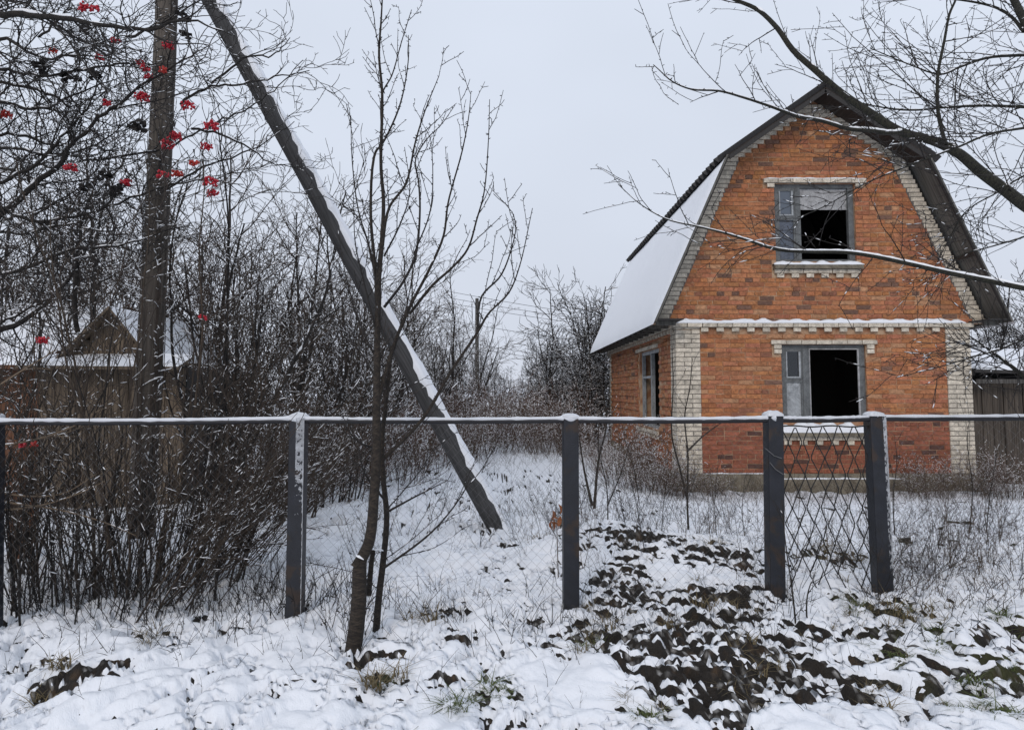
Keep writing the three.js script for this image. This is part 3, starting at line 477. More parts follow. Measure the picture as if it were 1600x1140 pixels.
  function corrugated(s, z0, z1) { // waves run down the slope, so the eave shows a toothed edge
    const W0 = bW + 0.14, Y0 = bY - 0.10, W1 = 0, Y1 = APEX + 0.02, n = Math.round((z0 - z1) / 0.033), p = [], id = [], ny = W0 - W1, nx = Y1 - Y0, L = Math.hypot(nx, ny), ax = nx / L, ay = ny / L;
    for (let k = 0; k <= n; k++) { const z = lerp(z0, z1, k / n), c = 0.05 * Math.cos(z / 0.24 * 2 * Math.PI), sheet = Math.floor((z0 - z) / 1.0), drop = 0.02 * hash(sheet, 3, s + 5); for (const [u, t] of [[0, 0.055], [1, 0.055], [0, 0.043], [1, 0.043]]) { const W = lerp(W0 + (u ? 0 : drop), W1, u), Y = lerp(Y0 - (u ? 0 : drop * 0.7), Y1, u); p.push(HC + s * (W + ax * (t + c)), Y + ay * (t + c), z); } }
    for (let k = 0; k < n; k++) { const a = k * 4, b = a + 4; id.push(a, a + 1, b, b, a + 1, b + 1, a + 2, b + 2, a + 3, b + 2, b + 3, a + 3, a, b, a + 2, b, b + 2, a + 2); }
    id.push(0, 2, 1, 1, 2, 3); const e = n * 4; id.push(e, e + 1, e + 2, e + 1, e + 3, e + 2);
    const g = new THREE.BufferGeometry(); g.setAttribute('position', new THREE.Float32BufferAttribute(p, 3)); g.setIndex(id); const h = g.toNonIndexed(); h.computeVertexNormals(); return uvMetres(h);
  }
  for (const s of [-1, 1]) {
    const low = house.part('lower_roof_slope', slope(s, eW, eY, bW, bY, 0, 0.028, RF, RB), M.soffit);
    house.part('roof_snow', snowSlope(s, eW + 0.03, eY - 0.05, bW + 0.03, bY - 0.06, 0.03, RF - 0.008, RB + 0.02, 60 + s, 0.045), M.snow, low);
    house.part('edge_strip', slope(s, eW - 0.01, eY + 0.02, bW - 0.01, bY, -0.014, -0.002, RF - 0.01, RF - 0.06), M.roofDark, low);
    const up = house.part('upper_roof_slope', slope(s, bW + 0.05, bY - 0.035, 0.0, APEX, -0.0, 0.012, RF - 0.03, RB + 0.02), M.soffitBrown);
    house.part('corrugated_sheet', corrugated(s, RF + 0.02, RB), M.roofDark, up);
    house.part('roof_snow', snowSlope(s, bW - 0.16, bY + 0.11, 0.0, APEX + 0.02, 0.075, RF - 0.02, RB + 0.05, 70 + s, 0.06), M.snow, up);
    house.part('barge_board', slope(s, bW, bY, 0.02, APEX - 0.005, -0.075, -0.004, RF - 0.03, RF - 0.06), M.roofDark, up);
    // eaves: closing boards under the overhang, with rafter ends
    const eb = house.part('eaves_board', merged([box(...(s < 0 ? [HC - eW + 0.03, HX0 + 0.02] : [HX1 - 0.02, HC + eW - 0.03]), CORN + 0.012, CORN + 0.03, RF - 0.02, RB)]), M.roofDark);
    for (let z = RF - 0.25; z > RB; z -= 0.6) house.part('rafter_end', box(...(s < 0 ? [HC - eW + 0.05, HX0 - 0.06] : [HX1 + 0.06, HC + eW - 0.05]), CORN - 0.06, CORN + 0.011, z, z - 0.07), M.soffit, eb);
    for (const f of [0.4]) { const y = lerp(eY, bY, f), w = lerp(eW, bW, f); house.part('batten', slope(s, w, y, w - 0.025, y + 0.06, -0.035, -0.003, RF - 0.05, FZ + 0.01), M.soffitBrown, low); }
  }
  house.part('ridge_cap', (() => { const g = prism([[HC - 0.16, APEX - 0.02], [HC, APEX + 0.075], [HC + 0.16, APEX - 0.02], [HC + 0.15, APEX + 0.005], [HC, APEX + 0.1], [HC - 0.15, APEX + 0.005]], RF + 0.02, RB); return g; })(), M.roofDark);
}

// ------------------------------------------------------------------ sheds and boards
function boards(t, parent, A, B, y0, y1, w, mat, seed, gap = 0.008, ragged = 0.03, name = 'board') { // upright boards along the ground line A-B
  const r = rngOf(seed), L = Math.hypot(B.x - A.x, B.z - A.z), ang = -Math.atan2(B.z - A.z, B.x - A.x); let s = 0;
  while (s < L - 0.02) {
    const ww = Math.min(L - s, w * (0.75 + 0.5 * r())), h0 = y0 - r() * ragged, h1 = (typeof y1 === 'function' ? y1((s + ww / 2) / L) : y1) + (r() - 0.5) * 2 * ragged; 
    const g = new THREE.BoxGeometry(ww - gap, h1 - h0, 0.024); const u = g.attributes.uv, o = r() * 5; uvMetres(g); for (let i = 0; i < u.count; i++) g.attributes.uv.setXY(i, g.attributes.uv.getX(i) + o, g.attributes.uv.getY(i) + o * 1.7);
    g.rotateZ((r() - 0.5) * 0.012); g.rotateY(ang); g.translate(lerp(A.x, B.x, (s + ww / 2) / L), (h0 + h1) / 2, lerp(A.z, B.z, (s + ww / 2) / L) + (r() - 0.5) * 0.016);
    t.part(name, g, mat, parent); s += ww;
  }
}
function slab(corners, th) { // roof slab from four top corners
  const p = []; const q = corners, b = q.map(c => V(c.x, c.y - th, c.z)); const f = (a, c, d, e) => { for (const v of [a, c, d, a, d, e]) p.push(v.x, v.y, v.z); };
  f(q[0], q[1], q[2], q[3]); f(b[3], b[2], b[1], b[0]); for (let i = 0; i < 4; i++) f(q[i], b[i], b[(i + 1) % 4], q[(i + 1) % 4]);
  const g = new THREE.BufferGeometry(); g.setAttribute('position', new THREE.Float32BufferAttribute(p, 3)); g.computeVertexNormals(); return uvMetres(g);
}
function snowSlab(corners, th, seed) { // soft blanket over a four-cornered roof
  const r = createNoise2D(rngOf(seed)), A = 24, p = [], id = [], q = corners;
  for (let i = 0; i <= A; i++) for (let j = 0; j <= A; j++) { const u = i / A, v = j / A, e = Math.min(1, Math.min(u, 1 - u, v, 1 - v) * 10), a = q[0].clone().lerp(q[1], u), b = q[3].clone().lerp(q[2], u), c = a.lerp(b, v); p.push(c.x, c.y + 0.002 + th * Math.sqrt(e) * (0.85 + 0.25 * r(u * 5, v * 5)), c.z); }
  for (let i = 0; i < A; i++) for (let j = 0; j < A; j++) { const k = i * (A + 1) + j; id.push(k, k + A + 1, k + 1, k + 1, k + A + 1, k + A + 2); }
  const g = new THREE.BufferGeometry(); g.setAttribute('position', new THREE.Float32BufferAttribute(p, 3)); g.setIndex(id); g.computeVertexNormals(); return uvMetres(g);
}
{ // grey plank shed to the right of the house
  const x0 = P(1521, 650, 13.2).x, x1 = 14, z = -13.2, t = new Thing('plank_shed', 'dark grey plank shed with a snowy roof beside the brick house', 'shed', V(11, -0.2, -14.5));
  const wall = t.part('wall', merged([box(x0, x1, -0.3, 1.75, z - 0.03, z - 0.07), box(x0, x0 + 0.04, -0.3, 1.9, z - 0.07, -17), box(x0 + 0.04, x1, -0.3, 2.3, -17, -17.04)]), M.roofDark);
  boards(t, wall, V(x0, 0, z), V(x1, 0, z), -0.3, 1.74, 0.2, M.agedBoard, 71, 0.016, 0.03);
  const q = [V(x0 - 0.15, 2.0, z + 0.35), V(x1, 1.86, z + 0.35), V(x1, 2.5, -17.2), V(x0 - 0.15, 2.62, -17.2)].map(v => v.setY(v.y - 0.02));
  const rf = t.part('roof', slab(q, 0.06), M.roofDark); t.part('roof_snow', snowSlab(q, 0.14, 72), M.snow, rf);
  t.part('fascia', box(x0 - 0.12, x1, 1.72, 1.8, z + 0.32, z + 0.29), M.greyBoard, rf);
}
{ // gabled board shed in the left thicket
  const Z = 9.2, L = P(62, 600, Z).x, R = P(290, 600, Z).x, ap = P(172, 482, Z - 0.1), a0 = P(108, 556, Z), a1 = P(232, 556, Z), ty = P(150, 572, Z).y, gr = 0.05;
  const t = new Thing('board_shed', 'weathered brown board shed with a small pointed gable behind the thicket', 'shed', V((L + R) / 2, gr, -Z - 1));
  const wall = t.part('wall', merged([box(L, R, gr - 0.2, ty, -Z - 0.03, -Z - 0.07), box(L, L + 0.04, gr - 0.2, ty, -Z - 0.07, -Z - 2.5), box(R - 0.04, R, gr - 0.2, ty, -Z - 0.07, -Z - 2.5), box(L, R, gr - 0.2, ty, -Z - 2.5, -Z - 2.54)]), M.roofDark);
  boards(t, wall, V(L, 0, -Z), V(R, 0, -Z), gr - 0.2, ty, 0.19, M.brownBoard, 81, 0.01, 0.03);
  const gb = t.part('gable', prism([[a0.x, a0.y - 0.05], [a1.x, a1.y - 0.05], [ap.x, ap.y]], -Z - 0.05, -Z - 0.08), M.brownBoard);
  boards(t, gb, V(a0.x, 0, -Z - 0.03), V(a1.x, 0, -Z - 0.03), a0.y - 0.05, (f) => lerp(a0.y, ap.y, 1 - Math.abs(f * 2 - 1)) - 0.02, 0.14, M.brownBoard, 82, 0.008, 0.0);
  const q1 = [V(a0.x - 0.12, a0.y - 0.06, -Z + 0.15), V(ap.x, ap.y + 0.03, -Z + 0.15), V(ap.x, ap.y + 0.03, -Z - 2.6), V(a0.x - 0.12, a0.y - 0.06, -Z - 2.6)], q2 = [V(ap.x, ap.y + 0.03, -Z + 0.15), V(a1.x + 0.12, a1.y - 0.06, -Z + 0.15), V(a1.x + 0.12, a1.y - 0.06, -Z - 2.6), V(ap.x, ap.y + 0.03, -Z - 2.6)];
  for (const q of [q1, q2]) { const rf = t.part('roof', slab(q, 0.04), M.brownBoard); t.part('roof_snow', snowSlab(q, 0.05, 83), M.snow, rf); }
  const q3 = [V(L - 0.1, ty + 0.0, -Z + 0.35), V(R + 0.05, ty - 0.02, -Z + 0.35), V(R + 0.05, ty + 0.14, -Z - 0.1), V(L - 0.1, ty + 0.14, -Z - 0.1)];
  const rf = t.part('porch_roof', slab(q3, 0.04), M.brownBoard); t.part('roof_snow', snowSlab(q3, 0.05, 84), M.snow, rf);
}
{ // rust-brown shed with a broad snow roof at the left edge
  const Z = 11, L = -13.5, R = P(62, 640, Z).x, t = new Thing('rusty_shed', 'rust-brown shed with a broad snow-covered roof at the left edge', 'shed', V(-10, 0, -12.5));
  const ey = P(30, 566, Z).y, ry = P(60, 474, Z + 2.2).y;
  const wall = t.part('wall', merged([box(L, R, -0.2, ey, -Z - 0.03, -Z - 0.08), box(R - 0.05, R, -0.2, ey, -Z - 0.08, -Z - 4.4), box(L, R, -0.2, ey, -Z - 4.4, -Z - 4.45)]), M.roofDark);
  boards(t, wall, V(-9.2, 0, -Z), V(R, 0, -Z), -0.2, ey - 0.01, 0.17, M.redBoard, 91, 0.006, 0.0);
  const R2 = P(112, 500, Z + 0.5).x, q = [V(L, ey - 0.05, -Z + 0.3), V(R2, ey - 0.05, -Z + 0.3), V(R2, ry, -Z - 2.2), V(L, ry, -Z - 2.2)], q2 = [V(L, ry, -Z - 2.2), V(R2, ry, -Z - 2.2), V(R2, ey - 0.05, -Z - 4.7), V(L, ey - 0.05, -Z - 4.7)];
  for (const k of [q, q2]) { const rf = t.part('roof', slab(k, 0.06), M.redBoard); t.part('roof_snow', snowSlab(k, 0.09, 92), M.snow, rf); }
}
{ // reddish board leaning by the fence's left end
  const b = hit(52, 840), t = new Thing('plank_screen', 'short reddish-brown boards standing behind the fence at far left', 'fence', V(b.x, b.y, -6.3));
  const A = P(16, 760, 6.3), B = P(56, 760, 6.3); boards(t, null, V(A.x, 0, -6.3), V(B.x, 0, -6.3), 0, P(30, 686, 6.3).y, 0.075, M.redBoard, 95, 0.006, 0.015);
  t.part('cross_rail', box(A.x, B.x, 0.6, 0.66, -6.33, -6.37), M.redBoard);
}
{ // far sheds and walls behind the strut
  const t = new Thing('small_outbuilding', 'small grey outbuilding with a snowy flat roof beyond the leaning pole', 'shed', V(P(690, 640, 26).x, 0, -26.5)), Z = 26;
  const a = P(662, 640, Z), b = P(722, 640, Z), y1 = P(690, 627, Z).y; t.part('wall', box(a.x, b.x, -0.3, y1, -Z, -Z - 2.5), M.greyBoard);
  const q = [V(a.x - 0.2, y1 + 0.1, -Z + 0.3), V(b.x + 0.2, y1 + 0.06, -Z + 0.3), V(b.x + 0.2, y1 + 0.2, -Z - 2.7), V(a.x - 0.2, y1 + 0.24, -Z - 2.7)]; const rf = t.part('roof', slab(q, 0.1), M.roofDark); t.part('roof_snow', snowSlab(q, 0.1, 97), M.snow, rf);
  const u = new Thing('board_fence', 'low grey board fence with a snowy top rail beside the far utility pole', 'fence', V(P(800, 640, 32).x, 0.1, -32));
  const A = P(742, 640, 32), B = P(850, 640, 32), y = P(790, 637, 32).y; boards(u, null, V(A.x, 0, -32), V(B.x, 0, -32), -0.2, y, 0.3, M.greyBoard, 98, 0.01, 0.02);
  const rl = u.part('top_rail', box(A.x, B.x, y + 0.02, y + 0.09, -31.95, -32.05), M.greyBoard); u.part('snow_cover', box(A.x, B.x, y + 0.092, y + 0.17, -31.94, -32.06), M.branchSnow, rl);
}

// ------------------------------------------------------------------ steel fence along the plot
{
  const Z = 4.5, posts = [[-12, 655, -16, 985], [467, 655, 460, 977], [891, 655, 892, 964], [1208, 652, 1212, 946], [1366, 652, 1381, 932], [1760, 648, 1768, 930]];
  const t = new Thing('wire_fence', 'dark steel post fence with a snow-capped top rail and wire netting', 'fence', V(1, 0.1, -Z));
  const rotGeo = (A, B, w, d) => { const g = new THREE.BoxGeometry(w, A.distanceTo(B), d, 1, 12, 1); uvMetres(g); g.applyQuaternion(new THREE.Quaternion().setFromUnitVectors(V(0, 1, 0), V().subVectors(A, B).normalize())); const m = A.clone().add(B).multiplyScalar(0.5); g.translate(m.x, m.y, m.z); return g; };
  const tops = [];
  posts.forEach(([x0, y0, x1, y1], k) => {
    const A = P(x0, y0 - 3, Z), B = P(x1, y1 + 22, Z); tops.push(A);
    const w = 0.098, s = new THREE.Shape(), c = 0.008, hw = w / 2; s.moveTo(-hw + c, -hw); s.lineTo(hw - c, -hw); s.quadraticCurveTo(hw, -hw, hw, -hw + c); s.lineTo(hw, hw - c); s.quadraticCurveTo(hw, hw, hw - c, hw); s.lineTo(-hw + c, hw); s.quadraticCurveTo(-hw, hw, -hw, hw - c); s.lineTo(-hw, -hw + c); s.quadraticCurveTo(-hw, -hw, -hw + c, -hw);
    const len = A.distanceTo(B), g = new THREE.ExtrudeGeometry(s, { depth: len, bevelEnabled: false, curveSegments: 3 }); g.rotateX(-Math.PI / 2); uvMetres(g); g.rotateY(k === 2 || k === 3 ? 0.05 : 0);
    { const u = g.attributes.uv; for (let i = 0; i < u.count; i++) u.setXY(i, u.getX(i) + k * 0.37, u.getY(i) + k * 0.61); }
    g.applyQuaternion(new THREE.Quaternion().setFromUnitVectors(V(0, 1, 0), V().subVectors(A, B).normalize())); g.translate(B.x, B.y, B.z);
    const post = t.part('post', g, M.steel); if (k === 1) post.userData.label = 'post with frozen snow clinging to its right side';
    // cap of snow
    const cap = new THREE.SphereGeometry(1, 18, 8, 0, Math.PI * 2, 0, Math.PI / 2); const p = cap.attributes.position; for (let i = 0; i < p.count; i++) { const x = p.getX(i), y = p.getY(i), z = p.getZ(i), n = 1 + 0.12 * n3(x * 1.5 + k * 7, y, z * 1.5), q = Math.pow(x ** 4 + z ** 4, 0.25) || 1, rad = Math.hypot(x, z) || 1; p.setXYZ(i, x / q * rad * 0.058 * n, Math.pow(Math.max(0, y), 0.7) * (0.028 + 0.006 * (k % 2)) * n, z / q * rad * 0.06 * n); }
    cap.computeVertexNormals(); cap.translate(A.x, A.y - 0.002, A.z); t.part('snow_cap', cap, M.snow, post);
    if (k === 1 || k === 4) { // snow blown against the right face
      const q = k === 1, r = createNoise2D(rngOf(k + 300)), nu = 18, nv = 260, p = [], id = [], W0 = q ? -0.006 : 0.026, W1 = 0.0475, Ln = A.distanceTo(B);
      for (let j = 0; j <= nv; j++) for (let i = 0; i <= nu; i++) { const f = j / nv * (q ? 0.97 : 0.8), g = i / nu, c = A.clone().lerp(B, f), y = f * Ln;
        const rime = 0.75 * r(g * 1.2 + 3, y * 26) + 0.5 * r(g * 4, y * 60) + 0.3 * r(g * 12, y * 110), keep = q ? lerp(0.22, -1.5, sst(0.12, 0.58, f)) + 1.3 * sst(0.8, 1, g) : 0.2 + 1.2 * sst(0.6, 1, g) - f, h = clamp(0.5 * (keep + rime), -1, 1);
        p.push(c.x + lerp(W0, W1, g) + 0.003, c.y, c.z + 0.0495 + 0.0042 * h); }
      for (let j = 0; j < nv; j++) for (let i = 0; i < nu; i++) { const a = j * (nu + 1) + i; id.push(a, a + nu + 1, a + 1, a + 1, a + nu + 1, a + nu + 2); }
      const fg = new THREE.BufferGeometry(); fg.setAttribute('position', new THREE.Float32BufferAttribute(p, 3)); fg.setIndex(id); fg.computeVertexNormals(); fg.rotateY(0); t.part('frozen_snow', uvMetres(fg), M.frost, post);
    }
  });
  // top rail and its snow, one length per bay
  const railAt = [[-12, 660], [467, 657], [891, 657], [1208, 656], [1366, 654], [1760, 650]].map(([x, y]) => P(x, y, Z));
  for (let k = 0; k < 5; k++) {
    const A = railAt[k].clone(), B = railAt[k + 1].clone(); const n = 40, pts = []; for (let i = 0; i <= n; i++) { const p = A.clone().lerp(B, i / n); p.y -= 0.006 * Math.sin(i / n * Math.PI); pts.push(p); }
    const rail = t.part('top_rail', (() => { const b = new Buf(); b.tube(pts.map(p => p.clone().setZ(-Z + 0.03)), pts.map(() => 0.014), 8, true); return b.geo(); })(), M.rail);
    const nr = createNoise2D(rngOf(400 + k)), sb = new Buf(), sp = pts.map((p, i) => V(p.x, p.y + 0.017, -Z + 0.03)), sr = pts.map((p, i) => Math.max(0.003, (0.0125 + 0.004 * nr(i * 0.35, 0) + (k === 0 ? 0.002 : 0) + 0.02 * Math.exp(-Math.min(i, n - i) * 1.1) * (k < 3 ? 1 : 0.4))));
    sb.tube(sp, sr, 8, true, 0.85); t.part('rail_snow', sb.geo(), M.snow, rail);
    const lowPts = [P([-12, 467, 891, 1208, 1366][k], 955 - [0, -20, -5, 15, 35][k], Z), P([467, 891, 1208, 1366, 1760][k], 955 - [-20, -5, 15, 35, 38][k], Z)];
    const topY = (x) => lerp(A.y, B.y, (x - A.x) / (B.x - A.x)) - 0.02, botY = (x) => lerp(lowPts[0].y, lowPts[1].y, (x - A.x) / (B.x - A.x)) + 0.02;
    if (k === 3) { // coarse twisted netting between the two right posts
      const w0 = A.x + 0.05, w1 = B.x - 0.04, dx = 0.046, dy = 0.205, N = Math.round((w1 - w0) / dx);
      const panel = t.part('netting_frame', (() => { const b = new Buf(); const pp = []; for (let i = 0; i <= 14; i++) pp.push(V(lerp(w0, w1, i / 14), topY(w0) - 0.02 + 0.004 * Math.sin(i), -Z + 0.02)); b.tube(pp, pp.map(() => 0.005), 5); return b.geo(); })(), M.wire);
      const r = rngOf(77);
      for (let c = 0; c < N; c++) { const b = new Buf(), pts2 = [], x0 = w0 + (c + 0.5) * dx; let y = topY(x0) - 0.02, s = 0; const end = botY(x0) - 0.04 + 0.2 * r() * (r() < 0.4 ? 1 : 0);
        while (y > end) { const sway = 0.02 * Math.sin(y * 3 + c * 0.2); pts2.push(V(x0 + ((s + c) % 2 ? 1 : -1) * dx * 0.5 + sway * 0.6 + (r() - 0.5) * 0.012, y, -Z + 0.02 + (s % 2 ? 0.004 : -0.004))); y -= dy / 2 * (0.94 + 0.12 * r()); s++; }
        if (pts2.length > 2) { const fine = []; for (let i = 0; i < pts2.length - 1; i++) { fine.push(pts2[i].clone().lerp(pts2[i + 1], 0.08), pts2[i].clone().lerp(pts2[i + 1], 0.92)); } b.tube(fine, fine.map(() => 0.0038), 5); t.part('netting_wire', b.geo(), M.wire, panel); } }
      // binding wires on the post to the left
      const bw = new Buf(); bw.tube([P(1196, 700, 4.44), P(1210, 712, 4.44), P(1222, 716, 4.44)], [0.003, 0.003, 0.003], 4); bw.tube([P(1203, 722, 4.44), P(1212, 733, 4.44), P(1224, 741, 4.44)], [0.003, 0.003, 0.003], 4); t.part('binding_wire', bw.geo(), M.wireGrey, panel);
    } else { // fine chain link
      const b = new Buf(), dx = 0.034; const r = rngOf(800 + k);
      let col = 0; for (let x = A.x + 0.05; x < B.x - 0.05; x += dx) { const pts2 = []; let s = col++; for (let y = topY(x); y > botY(x) - 0.06; y -= dx) { const sag = 0.012 * n2(x * 2, y * 2 + k); pts2.push(V(x + (s % 2 ? 0.5 : -0.5) * dx + sag, y + 0.01 * n2(x * 3 + 7, y), -Z + 0.018 + (s % 2 ? 0.003 : -0.003) + 0.015 * n2(x, y * 2))); s++; } b.tube(pts2, pts2.map(() => 0.0008), 3); }
      t.part('chain_link', b.geo(), M.wireGrey, null, { kind: 'stuff' });
    }
  }
}

// ------------------------------------------------------------------ poles and wires
function logGeo(A, B, r0, r1, seed, sides = 18, bend = 0.01) { const b = new Buf(), n = 26, pts = [], rad = []; for (let i = 0; i <= n; i++) { const f = i / n, p = A.clone().lerp(B, f); p.x += bend * n2(f * 2, seed); p.z += bend * n2(f * 2 + 9, seed); pts.push(p); rad.push(lerp(r0, r1, f) * (1 + 0.025 * n2(f * 9, seed + 3))); } b.tube(pts, rad, sides, true); const u = b.uv; for (let i = 0; i < u.length; i += 2) { u[i] *= 1.2; u[i + 1] = u[i + 1] * 2.5; } return [b.geo(), pts, rad]; }
{
  const base = V(P(222, 800, 7.1).x, 0.1, -7.1), A = V(base.x, -0.3, base.z), B = P(266, -150, 7.1);
  const t = new Thing('utility_pole', 'thick upright wooden utility pole rising out of the thicket', 'pole', base);
  const [g, pts] = logGeo(A, B, 0.132, 0.105, 5); const pole = t.part('pole', g, M.poleWood);
  const w = new Wood(61, { snow: 0.9, spur: 4, minSnow: 0.006 }); // dry creeper climbing the pole
  for (let i = 0; i < 9; i++) { const a = w.rr(0.1, 2.9), c = pts[4].clone(); const pp = []; let an = a; const h = w.rr(1.6, 4.0); for (let k = 0; k <= 16; k++) { const f = k / 16, q = A.clone().lerp(B, 0.05 + f * h / 6.5); an += w.rr(-0.16, 0.16); pp.push(V(q.x + Math.cos(an) * 0.137, q.y, q.z + Math.sin(an) * 0.137)); } w.wood(pp, 0.007, 0.003, 4, w.twig); w.shoots(pp, 0.006, 0.003, [{ n: 5, len: [0.08, 0.3], ang: [0.3, 1.2], r: 0.003, seg: 4, wob: 0.3, up: 0.02 }]); }
  t.part('creeper', w.twig.geo(), M.twigBrown); t.part('snow_cover', w.snow.geo(), M.branchSnow, null, { kind: 'stuff' });
}
{
  const A0 = P(790, 846, 7.4), B = P(316, -26, 7.1), dir = V().subVectors(B, A0).normalize(), A = A0.clone().addScaledVector(dir, -0.25);
  const top = V().copy(A).lerp(B, 1.06);
  const t = new Thing('leaning_pole', 'dark pole leaning left across the yard with snow along its upper side', 'pole', onGround(A0.x, A0.z, 0));
  const [g, pts, rad] = logGeo(A, top, 0.105, 0.092, 8); const pole = t.part('pole', g, M.strut);
  // snow lying on the upper side
  const up = V(0, 1, 0).addScaledVector(dir, -dir.y).normalize(), sideV = V().crossVectors(dir, up).normalize(), N = 90, Mx = 9, p = [], id = [];
  for (let i = 0; i <= N; i++) { const f = i / N, k = f * (pts.length - 1), k0 = Math.min(pts.length - 2, Math.floor(k)), c = pts[k0].clone().lerp(pts[k0 + 1], k - k0), r = lerp(rad[0], rad[rad.length - 1], f);
    const patch = lerp(0.88, 0.8, f) + 0.36 * n2(f * 12, 3) + 0.26 * n2(f * 44, 8), wdt = clamp(0.95 * patch * lerp(1.12, 0.9, f), 0.25, 1.25), th = 0.028 * clamp(patch, 0.3, 1.3) * (i === 0 || i === N ? 0 : 1);
    for (let j = 0; j <= Mx; j++) { const a = lerp(-wdt, wdt, j / Mx) - 0.25 + 0.12 * n2(f * 30, j > 4 ? 3 : 9), e = Math.sqrt(Math.max(0, 1 - Math.pow(Math.abs(j / Mx * 2 - 1), 3))); const rr2 = r * 0.992 + th * e; p.push(c.x + (up.x * Math.cos(a) + sideV.x * Math.sin(a)) * rr2, c.y + (up.y * Math.cos(a) + sideV.y * Math.sin(a)) * rr2, c.z + (up.z * Math.cos(a) + sideV.z * Math.sin(a)) * rr2); } }
  for (let i = 0; i < N; i++) for (let j = 0; j < Mx; j++) { const k = i * (Mx + 1) + j; id.push(k, k + 1, k + Mx + 1, k + 1, k + Mx + 2, k + Mx + 1); }
  const sg = new THREE.BufferGeometry(); sg.setAttribute('position', new THREE.Float32BufferAttribute(p, 3)); sg.setIndex(id); sg.computeVertexNormals(); t.part('snow_cover', uvMetres(sg), M.snow, pole);
}
{
  const Z = 30, A = P(746, 660, Z), B = P(745, 466, Z), t = new Thing('utility_pole', 'slim grey utility pole far behind the bushes', 'pole', V(A.x, 0, -Z));
  t.part('pole', logGeo(V(A.x, -0.5, -Z), B, 0.095, 0.075, 15, 8)[0], M.greyBoard);
}
const wires = [[463, 486, 'topmost'], [473, 492, 'second from the top'], [481, 500, 'third from the top'], [508, 527, 'fourth from the top'], [538, 556, 'second from the bottom'], [545, 562, 'lowest']];
for (const [y0, y1, which] of wires) {
  const Z = 60, A = P(700, y0 - 8, Z + 12), B = P(1100, y1 + 26, Z), b = new Buf(), pts = []; for (let i = 0; i <= 20; i++) { const p = A.clone().lerp(B, i / 20); p.y -= 0.3 * Math.sin(i / 20 * Math.PI); pts.push(p); }
  b.tube(pts, pts.map(() => 0.02), 4); const m = shade(new THREE.Mesh(b.geo(), M.twig)); m.name = numbered('overhead_wire'); tag(m, `thin overhead wire left of the house roof, ${which} of six`, 'wire', 'overhead wires in the gap'); scene.add(m);
}

